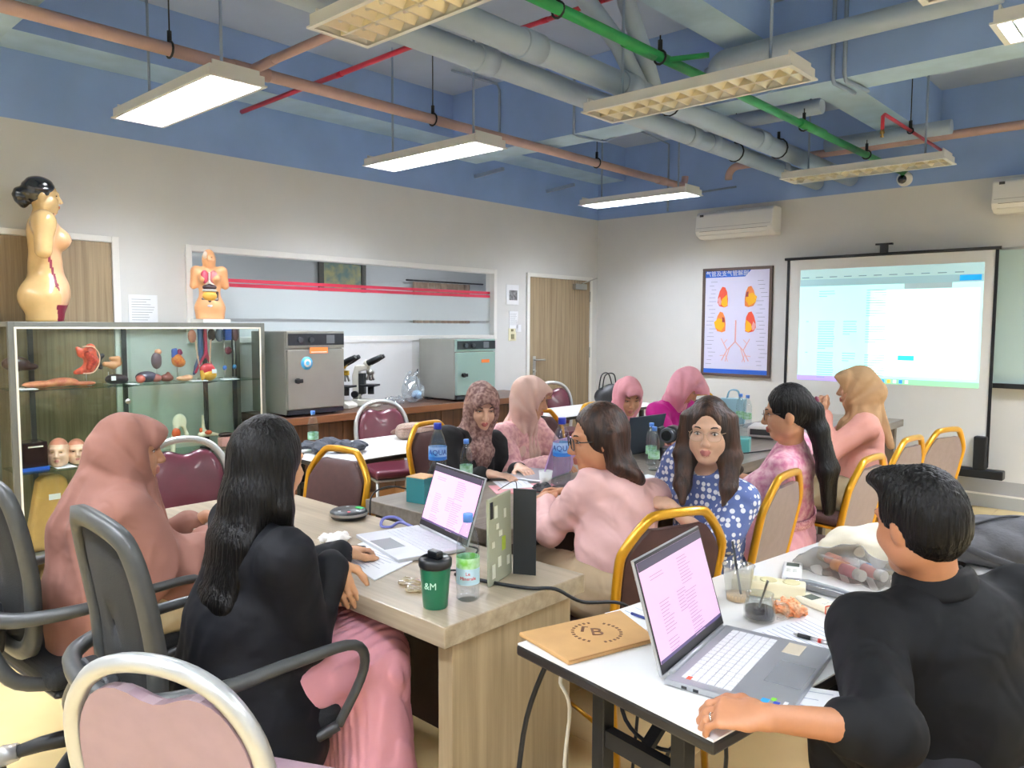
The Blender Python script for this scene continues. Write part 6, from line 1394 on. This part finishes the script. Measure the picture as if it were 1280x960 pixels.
# lower shelf
t=model('black_box','dark specimen case with a blue foot on the lower shelf',1.435,S2,.25); MB().box((-.08,-.06,.02),(.08,.075,.17)).build('case',M('case_dark','#2a1f20',.2,coat=.4),t,bevel=.006); MB().box((-.085,-.065,0),(.085,.08,.02)).build('foot',M('case_blue','#2f62c8',.4),t); MB().box((.08,-.03,.14),(.083,.05,.148)).build('highlight_strip',m_white,t)
def facemask(label,y,x,k,rz):
    c=A3((x,y,S2+.085*k)); f=_n(A3((math.cos(rz),math.sin(rz),.12))); f,u,s=frame(f); S=SDF(); head_sdf(S,c,f,u,s,k*.78,ears=False); S.cut((0,0,S2+.001),(0,0,-1))
    t=thing('face_model',label,'anatomy model',(x,y,S2)); 
    def mf(C):
        d=(C-c)/(k*.78); a=d@s; b=d@f; e=d@u
        out=np.zeros(len(C),int); out[(e>.06)]=1; out[(np.abs(a)<.017-.6*np.abs(e+.068))&(e<-.059)&(e>-.079)&(b>.07)]=2; return out
    lo,hi=S.bounds(); lo[2]=S2-.01; sdf_obj(S,'face',[M('mask_skin','#efc3a4',.4,coat=.2),M('mask_red','#d98a70',.45),M('mask_lips','#cf8078',.4)],t,(x,y,S2),.004,matfn=mf,lo=lo-.01,hi=hi+.01)
    mt=Matrix((tuple(s),tuple(f),tuple(u))).transposed()
    for q in (-1,1): MB().ball(tuple(c+k*.78*(s*q*.031+f*.078+u*.001)-A3((x,y,S2))),(.008*k,.005*k,.0035*k),8,0,mt).build('eye',M('iris_dark','#1d120e',.15),t)
facemask('pale face muscle model with a red scalp on the lower cabinet shelf',1.59,.25,1.0,-.45)
facemask('second face model half hidden behind the brown headscarf',1.70,.23,.9,-.25)
tag(MB().box((.20,1.55,S2+.0003),(.36,1.66,S2+.0006)).build('card',pap),'white card under the pale face model','card')
t=model('hip_model','white hip bone model with orange ligament on the lower shelf',2.36,S2,.22); blob(t,'bone',[('e',(0,0,.20),(.02,.05,.06)),('s',(0,.0,.15),(.05,.03,.02)),('c',[(0,-.02,.17),(0,-.045,.10),(0,-.05,.0)],[.02,.018,.016]),('c',[(0,.03,.16),(0,.05,.11),(0,.03,.09)],[.014,.012,.012])],'#e9e2cc'); blob(t,'ligament',[('e',(.012,-.03,.125),(.02,.03,.042))],'#cf5a34')
t=model('ankle_model','white ankle joint model with orange ligament on the lower shelf',2.545,S2,.22); blob(t,'bone',[('c',[(0,-.02,.23),(0,-.015,.13),(0,.0,.11)],[.009,.013,.02]),('c',[(0,-.04,.095),(0,.02,.10),(0,.10,.085)],[.02,.02,.008])],'#e6dcc2'); blob(t,'ligament',[('e',(.012,.012,.11),(.016,.03,.018)),('e',(.0,-.035,.13),(.012,.012,.02))],'#cf5a34'); MB().cyl((0,0,0),(0,0,.09),.008,8).box((-.03,-.03,0),(.03,.03,.012)).build('stand',m_black,t)
t=model('tissue_block_model','small pink and dark block model right of the ankle joint',2.68,S2,.25); MB().box((-.03,-.05,0),(.03,.05,.07)).build('block',M('mod_pinkblock','#dba09a',.45),t,bevel=.01); blob(t,'cap_piece',[('e',(0,0,.085),(.035,.055,.018))],'#3a2c2a')
# tan back model standing at the bottom
t=model('pelvis_trainer','tan padded body trainer with a small label at the bottom of the cabinet',1.545,S0,.26)
MB().prism([(-.15,0),(.15,0),(.13,.14),(.075,.42),(.05,.455),(-.06,.455),(-.085,.43),(-.14,.14)],-.05,.05,0).build('body',M('trainer_tan','#c79d5c',.45,noise=.08,nscale=10,coat=.2),t,bevel=.025,seg=3); MB().box((.0502,-.035,.31),(.052,.03,.345)).build('label_sticker',pap,t)
# 1 --- woman in the long brown khimar
P=figure('woman in a long dusty brown headscarf seated on the left office chair',(2.72,.98,.56),(2.72,1.03,.945),(2.735,1.06,1.085),(.42,.90,-.06),(.25,.97),{'R':((2.86,1.32,.785),(.3,.9,-.1),(0,0,1),.35),'L':((2.66,1.36,.785),(.5,.85,-.05),(0,0,1),.35)},skc='#c2906e')
def kh(S,P):
    S.ec(P.neck-P.tu*.15,P.hip+A3((0,0,.05)),(.195,.14),(.235,.185),P.ts,k=.07)
    S.ec(P.hip+A3((0,-.02,.05)),P.hip+A3((0,-.07,-.12)),(.235,.17),(.24,.13),P.ts,k=.06)
    S.rc(P.c-P.f*.05-P.u*.03,P.neck-P.fw*.075-P.tu*.13,.075,.13,k=.09); S.rc(P.c-P.u*.10+P.f*.01,P.neck+P.fw*.05-P.tu*.12,.06,.10,k=.05)
    for k_ in 'RL': S.rc(P.S[k_],P.E[k_],.085,.075,k=.08); S.rc(P.E[k_],P.E[k_]*.35+P.W[k_]*.65,.07,.06,k=.06)
hijab(P,cl('scarf_brown','#95695c',.7),11,.0055,.0085,.28,.19,extra=kh,peak=.012,wl=.16)
cloth_legs(P,cl('skirt_cream','#d8c7a0'),True,.02,4); shoes(P,M('shoe_black','#1c1a1a',.5)); eyes(P)

# 2 --- woman in the black blazer
P=figure('woman with long black hair in a black blazer and pleated pink skirt',(3.54,1.01,.56),(3.575,1.085,.985),(3.565,1.115,1.137),FW*.72+RT*.55+A3((0,0,-.1)),(.12,.99),{'R':((3.645,1.262,.84),(.42,.10,-.85),(.6,-.7,.4),.3),'L':((3.47,1.42,.79),(-.25,.75,-.05),(0,0,1),.5)},skc='#c8966f',bulk=.012,pole={'R':(.30,-.55,-.9)},sh=.176)
cloth_top(P,cl('blazer_black','#101116',.7,wrinkle=.3),.020,21,.0032,.14,1.0,.0,.16,.007,'blazer',loose=.045,collar=.02,hemw=.05)
hair(P,m_hairb,[([P.c-P.f*.03+P.u*.02,P.c-P.f*.055-P.u*.09,P.neck-P.fw*.085-A3((0,0,.06)),P.neck-P.fw*.14-A3((0,0,.22)),P.neck-P.fw*.15-A3((0,0,.31))],[(.092,.085),(.098,.07),(.115,.05),(.11,.035),(.08,.02)],P.ts),([P.c+P.s*.055,P.c+P.s*.075-P.u*.12-P.f*.01,P.neck+P.ts*.10-P.tu*.10+P.fw*.05],[(.03,.045),(.03,.045),(.022,.012)],P.tf)],.0055,face=(.052,.085,.088),amp=.0008,freq=90)
cloth_legs(P,cl('skirt_pink','#f2adba',.55,wrinkle=.15),True,.016,6,.003,.0075,'pleated_skirt',pleat=.0035,flare=.03,hem=.16)
shoes(P,M('shoe_black','#1c1a1a',.5)); eyes(P)
w_=P.W['L']; hd=_n(P.H['L'][0]); e1=_n(np.cross(hd,(0,0,1))); e2=np.cross(e1,hd); MB().tube([w_+(e1*math.cos(a)+e2*math.sin(a))*.029-A3(P.base) for a in np.linspace(0,2*math.pi,17)[:-1]],.004,6,closed=True).build('bracelet',m_steel,P.root)

# 3 --- man in the black shirt
mr=A3((5.10,1.17,.93))
P=figure('man in a black shirt seen from behind, gripping the near table edge',(5.14,1.93,.54),(5.055,1.925,.925),(5.02,1.885,1.083),(-.88,.42,-.18),(-.76,.65),{'L':((4.92,1.335,.80),(-.93,-.30,-.10),(.15,-.25,.95),.8),'R':((4.99,2.20,.60),(-.6,.6,-.05),(0,0,1),.4)},skc='#b47c58',sh=.195,bulk=.02,size=1.08,headk=1.0,ul=.285,fl=.255,pole={'L':(.75,-.35,-.45)},hcell=.0045,lips='#9a5648')
def mancollar(S,P):
    S.rc(P.neck-P.tu*.035,P.neck+P.tu*.012+P.fw*.008,.072,.066,k=.02); S.rc(P.neck+P.tu*.035,P.neck+P.tu*.12,.054,.05,k=.004,op='s')
cloth_top(P,cl('shirt_black','#0e0f11',.75,wrinkle=.45),.022,31,.006,.17,.68,.028,.14,.0065,'shirt',loose=.02,collar=.001,bust=0,extra=mancollar)
collar(P,MATS['shirt_black'],.080,.058)
def manhair(S,P):
    g=lambda a,b,d:P.c+P.hk*(P.s*a+P.f*b+P.u*d)
    S.el(g(0,-.03,-.005),A3((.078,.082,.085))*P.hk,[P.s,P.f,P.u],k=.02)
    S.el(g(0,.06,.098),A3((.06,.05,.03))*P.hk,[P.s,P.f,P.u],k=.03)
    for q in (-1,1): S.el(g(q*.088,.035,-.055),A3((.03,.068,.06))*P.hk,[P.s,P.f,P.u],k=.008,op='s')
    S.el(g(0,.12,-.028),A3((.08,.065,.092))*P.hk,[P.s,P.f,P.u],k=.01,op='s')
    S.cut(g(0,-.08,-.088),-P.u+P.f*.15)
hair(P,m_hairb,[],.0042,extra=manhair,capr=(.081,.099,.106),face=(.01,.01,.01),facec=(.3,0),amp=.0014,freq=60)
cloth_legs(P,cl('trousers_dark','#26262b'),False); shoes(P,M('shoe_black','#1c1a1a',.5)); eyes(P)
hd=_n(P.H['L'][0]); 
# ring on the left ring finger
rp=P.W['L']+hd*.095*1.05; nn=_n(A3(P.H['L'][1])-hd*(A3(P.H['L'][1])@hd)); tt=np.cross(hd,nn)*-1
cen=P.W['L']+hd*.078*1.05+tt*.0095*1.05+_n(hd*math.cos(.42)-nn*math.sin(.42))*.018; ax1=tt; ax2=np.cross(_n(hd*math.cos(.42)-nn*math.sin(.42)),tt)
MB().tube([cen+(ax1*math.cos(a)+ax2*math.sin(a))*.0098-A3(P.base) for a in np.linspace(0,2*math.pi,17)[:-1]],.0022,6,closed=True).build('ring',M('ring_silver','#d8d6d0',.2,1),P.root)

# 4 --- woman in the pink blouse
P=figure('woman with glasses and shoulder-length brown hair in a plain pink blouse, leaning on the table',(3.88,2.33,.54),(3.845,2.435,.945),(3.762,2.388,1.088),(-.66,-.75,-.10),(-.90,.35),{'L':((3.47,2.43,.79),(-.75,.45,.05),(-.2,-.4,.9),.8),'R':((3.46,2.60,.80),(-.8,-.2,.05),(-.1,.3,.9),.8)},skc='#c48a66',headk=1.07,bulk=.010,pole={'L':(.5,-.75,-.5)},sh=.150)
cloth_top(P,cl('blouse_pink','#edbfba',.5,wrinkle=.4),.014,41,.006,.13,1.0,.03,.12,.0075,loose=.012,collar=.012)
collar(P,MATS['blouse_pink'],.074,.045)
hair(P,m_hairbr,[([P.c-P.f*.03,P.c-P.f*.07-P.u*.10,P.neck-P.fw*.075+A3((0,0,.005))],[(.084,.08),(.085,.055),(.06,.03)],P.s),([P.c-P.s*.062+P.u*.02-P.f*.035,P.c-P.s*.078-P.u*.09-P.f*.04,P.c-P.s*.075-P.u*.155-P.f*.055],[(.026,.06),(.024,.058),(.014,.03)],P.f),([P.c+P.s*.062,P.c+P.s*.08-P.u*.09,P.c+P.s*.078-P.u*.15],[(.026,.055),(.024,.05),(.014,.02)],P.f)],.0055,face=(.078,.098,.10),facec=(.115,-.018))
cloth_legs(P,cl('trousers_khaki','#b9a384'),False,.024); shoes(P,M('shoe_black','#1c1a1a',.5)); eyes(P)
add_glasses(P,'dark thick-rimmed glasses on the woman in the pink blouse','#2a2d33',.0022,.026,.02)

# 5 --- woman in the polka dot dress
P=figure('woman in a blue dress with white polka dots looking into the camera',(3.98,2.86,.54),(4.075,2.69,.985),(4.095,2.635,1.125),(.36,-.93,.0),(-.30,-.95),{'L':((4.02,2.49,.855),(-.85,-.1,.1),(-.1,-.35,.9),.9),'R':((3.85,2.55,.84),(.6,-.55,.1),(0,-.3,.9),.8)},skc='#dcb094',lips='#ad6863',pole={'L':(.75,.2,-.8)},knees=(-.9,-.3),fl=.225,ul=.205)
m_dot=M('polka_dress','#5a6ca6',.7)
nt=m_dot.node_tree; bs=nt.nodes['Principled BSDF']; tc=nt.nodes.new('ShaderNodeTexCoord'); vo=nt.nodes.new('ShaderNodeTexVoronoi'); vo.inputs['Scale'].default_value=40; vo.inputs['Randomness'].default_value=.35
rp_=nt.nodes.new('ShaderNodeValToRGB'); rp_.color_ramp.elements[0].position=.36; rp_.color_ramp.elements[1].position=.40; rp_.color_ramp.elements[0].color=srgb('#f0f1f4'); rp_.color_ramp.elements[1].color=srgb('#56689f')
nt.links.new(tc.outputs['Object'],vo.inputs['Vector']); nt.links.new(vo.outputs['Distance'],rp_.inputs[0]); nt.links.new(rp_.outputs[0],bs.inputs['Base Color'])
cloth_top(P,m_dot,.018,51,.003,.12,.42,0,.14,.0075,'dress_top',loose=.02,puff=.012)
cloth_legs(P,m_dot,True,.02,7,.003,.01,'dress_skirt')
hair(P,m_hairbr,[([P.c-P.f*.03,P.c-P.f*.06-P.u*.11,P.neck-P.fw*.08-A3((0,0,.06))],[(.088,.075),(.085,.045),(.08,.03)],P.s),([P.c-P.s*.058+P.f*.01+P.u*.05,P.c-P.s*.079-P.u*.09+P.f*.025,P.c-P.s*.085-P.u*.20+P.f*.06,P.c-P.s*.075-P.u*.275+P.f*.09],[(.03,.05),(.022,.045),(.024,.03),(.014,.012)],P.f),([P.c+P.s*.058+P.f*.01+P.u*.05,P.c+P.s*.079-P.u*.09+P.f*.025,P.c+P.s*.085-P.u*.20+P.f*.06,P.c+P.s*.08-P.u*.26+P.f*.09],[(.03,.05),(.022,.045),(.024,.03),(.014,.012)],P.f)],.0055,face=(.0585,.095,.108),facec=(.125,-.020),freq=70,amp=.001)
eyes(P); add_glasses(P,'thin pale gold glasses on the woman in the polka dot dress','#c9a98c',.0011,.026,.021,.6,.8); shoes(P,M('shoe_black','#1c1a1a',.5))

# 6 --- woman in the pink patterned dress
P=figure('woman with long black ponytail and glasses in a pink patterned puff-sleeve dress',(4.03,3.50,.54),(4.085,3.43,.98),(4.08,3.385,1.135),(-.91,-.42,-.12),(-.95,-.2),{'L':((3.74,3.32,.80),(-.9,.25,.0),(0,-.2,.95),.6),'R':((3.72,3.52,.79),(-.9,-.1,.0),(0,.1,1),.5)},skc='#bd8a68',pole={'L':(.6,-.4,-.8)},lips='#a85a50')
m_pk=M('dress_floral','#f3c6cc',.6,noise=1,nscale=34,col2='#d27a99',detail=2)
cloth_top(P,m_pk,.02,61,.003,.12,.36,0,.05,.0085,'dress_top',loose=.012,puff=.022,collar=.012)
cloth_legs(P,cl('dress_pink','#f2b3bf',.5,bump=.03),True,.03,8,.004,.009,'dress_skirt',pleat=.004,flare=.05,hem=.25)
hair(P,m_hairb,[([P.c-P.f*.06+P.u*.03,P.c-P.f*.115+P.u*.0,P.c-P.f*.125-P.u*.09,P.neck-P.fw*.16-A3((0,0,.08)),P.neck-P.fw*.17-A3((0,0,.26))],[(.06,.05),(.045,.035),(.06,.04),(.09,.042),(.075,.025)],P.ts)],.006,face=(.062,.088,.10),facec=(.125,-.022),extra=lambda S,P:S.el(P.c+P.f*.075-P.u*.055,A3((.10,.10,.065)),[P.s,P.f,P.u],k=.01,op='s'))
add_glasses(P,'thin-rimmed glasses on the woman in the pink patterned dress','#5a4a46',.0013,.024,.02,.3,.8); eyes(P); shoes(P,M('shoe_black','#1c1a1a',.5))
wc_=P.hip+(P.neck-P.hip)*.22-A3(P.base)
MB().grid(lambda a,v:tuple(wc_+P.ts*math.cos(a*6.2832)*.168+P.fw*math.sin(a*6.2832)*.132+P.tu*(v*.045)),36,3,closed_u=True).build('belt',M('belt_rose','#c9748c',.6,noise=.8,nscale=120,col2='#efc0c8'),P.root,solid=.004)
S=SDF(); q=P.c-P.f*.118+P.u*.012; S.el(q-P.s*.02,(.03,.012,.02),[P.s,P.f,P.u]); S.el(q+P.u*.03-P.f*.01,(.018,.012,.022),[P.s,P.f,P.u],k=.01); V,Q=S.polys(.005); np_obj('hair_bow',V,Q,M('bow_maroon','#7a2a44',.4),P.root,P.base)

# 7 --- woman in the tan headscarf
P=figure('woman in a tan headscarf and salmon pink tunic in front of the projection screen',(4.0,4.66,.56),(3.985,4.70,1.005),(3.945,4.70,1.165),(-.93,-.35,-.03),(-.85,-.35),{'L':((3.82,4.50,1.0),(-.45,.35,.75),(-.5,-.5,-.1),.9),'R':((3.79,4.60,1.0),(-.35,-.35,.8),(-.6,.5,-.1),.9)},skc='#c99a7a',pole={'L':(.2,-.5,-.9),'R':(0,.6,-.8)})
hijab(P,cl('scarf_tan','#b4926c',.7),71,.0045,.0075,.10,.13,peak=.014,back=.03,extra=lambda S,P:(S.el(P.c-P.f*.09-P.u*.03,(.06,.055,.06),[P.s,P.f,P.u],k=.03),S.rc(P.c-P.f*.11-P.u*.12,P.neck-P.fw*.15-A3((0,0,.17)),.03,.018,k=.03)))
cloth_top(P,cl('tunic_salmon','#dfa294',.65),.024,72,.0035,.14,1.0,0,.16,.0085,'tunic',loose=.03,collar=.01); cloth_legs(P,cl('trousers_olive','#8d7f62'),False,.03); shoes(P,M('shoe_black','#1c1a1a',.5)); eyes(P)

# 8 --- woman in black with the spotted headscarf
P=figure('woman in a black blouse and a spotted mauve-brown headscarf, looking down at papers',(2.40,2.86,.54),(2.56,2.915,.945),(2.625,2.905,1.095),(.80,-.50,-.30),(.97,-.05),{'R':((2.86,2.72,.785),(.75,.35,-.05),(0,0,1),.35),'L':((2.84,2.96,.785),(.8,-.3,-.05),(0,0,1),.35)},skc='#deb296',lips='#b06058',bulk=.012)
m_sp=M('scarf_spotted','#a5847a',.75,noise=1,nscale=55,col2='#6b4a44',detail=1)
g8=P.neck+P.fw*.115-P.tu*.06
hijab(P,m_sp,81,.004,.0065,.10,.12,peak=.01,tail=([g8-P.fw*.02+P.tu*.05,g8+P.fw*.012-P.tu*.04,g8+P.fw*.03-P.tu*.16],[.03,.022,.042]))
cloth_top(P,cl('blouse_black','#1d1b1c',.75),.022,82,.0035,.12,.93,0,.14,.008,loose=.03,collar=.01); cloth_legs(P,cl('trousers_dark','#26262b'),False); shoes(P,M('shoe_black','#1c1a1a',.5)); eyes(P,open_=.6)
q=g8+P.fw*.022-P.tu*.015-A3(P.base); MB().tube([q+P.ts*.012*math.cos(a)+P.tu*(.02*math.sin(a)) for a in np.linspace(0,2*math.pi,17)[:-1]],.004,6,closed=True).tube([q-P.ts*.012,q+P.ts*.012],.003,6).build('scarf_ring',M('rose_gold','#e6a58c',.25,.8),P.root)

# 9 --- woman in the peach headscarf
P=figure('woman in a pale peach headscarf and pink patterned blouse, seen in profile',(2.36,3.31,.54),(2.525,3.335,.955),(2.585,3.335,1.105),RT*.93-FW*.28+A3((0,0,-.2)),(.95,.15),{'R':((2.90,3.15,.785),(.85,.3,-.05),(0,0,1),.4),'L':((2.88,3.48,.785),(.85,-.2,-.05),(0,0,1),.4)},skc='#c2906e',bulk=.01)
hijab(P,cl('scarf_peach','#d6b3a4',.6),91,.005,.007,.16,.17,peak=.012)
cloth_top(P,M('blouse_floral','#e4b4ae',.7,noise=.8,nscale=40,col2='#c98f92',detail=1),.022,92,.003,.12,1.0,0,.14,.009,loose=.03,collar=.01); cloth_legs(P,cl('trousers_khaki','#b9a384'),False); shoes(P,M('shoe_black','#1c1a1a',.5)); eyes(P,open_=.55)

# 10 --- woman in the dusty pink headscarf
P=figure('woman in a dusty pink headscarf with lowered eyes behind the dark laptop',(2.46,4.17,.54),(2.625,4.19,.915),(2.69,4.18,1.065),(.78,-.55,-.30),(.95,-.12),{'R':((2.92,4.02,.785),(.8,.3,-.05),(0,0,1),.4),'L':((2.90,4.32,.785),(.8,-.3,-.05),(0,0,1),.4)},skc='#c2906e')
hijab(P,cl('scarf_dusty_pink','#cf8f96',.65),101,.0045,.007,.18,.18,peak=.012)
cloth_top(P,cl('blouse_rose','#e2a7a8',.65),.022,102,.003,.12,1.0,0,.12,.01,loose=.03,collar=.01); cloth_legs(P,cl('trousers_khaki','#b9a384'),False); shoes(P,M('shoe_black','#1c1a1a',.5)); eyes(P,open_=.45)

# 11 --- woman in magenta
P=figure('woman in a magenta blouse and light pink headscarf bending over the table',(2.48,4.80,.60),(2.685,4.77,.985),(2.80,4.735,1.115),(.75,.25,-.75),(.97,-.05),{'R':((3.0,4.62,.785),(.85,.2,-.1),(0,0,1),.4),'L':((2.98,4.90,.785),(.85,-.2,-.1),(0,0,1),.4)},skc='#c2906e')
hijab(P,cl('scarf_light_pink','#e5a2ae',.65),111,.004,.0075,0,.12,peak=.035)
cloth_top(P,cl('blouse_magenta','#b0147c',.6),.024,112,.0035,.12,1.0,0,.12,.0095,loose=.03,collar=.01); cloth_legs(P,cl('trousers_dark','#26262b'),False); shoes(P,M('shoe_black','#1c1a1a',.5)); eyes(P,open_=.5)
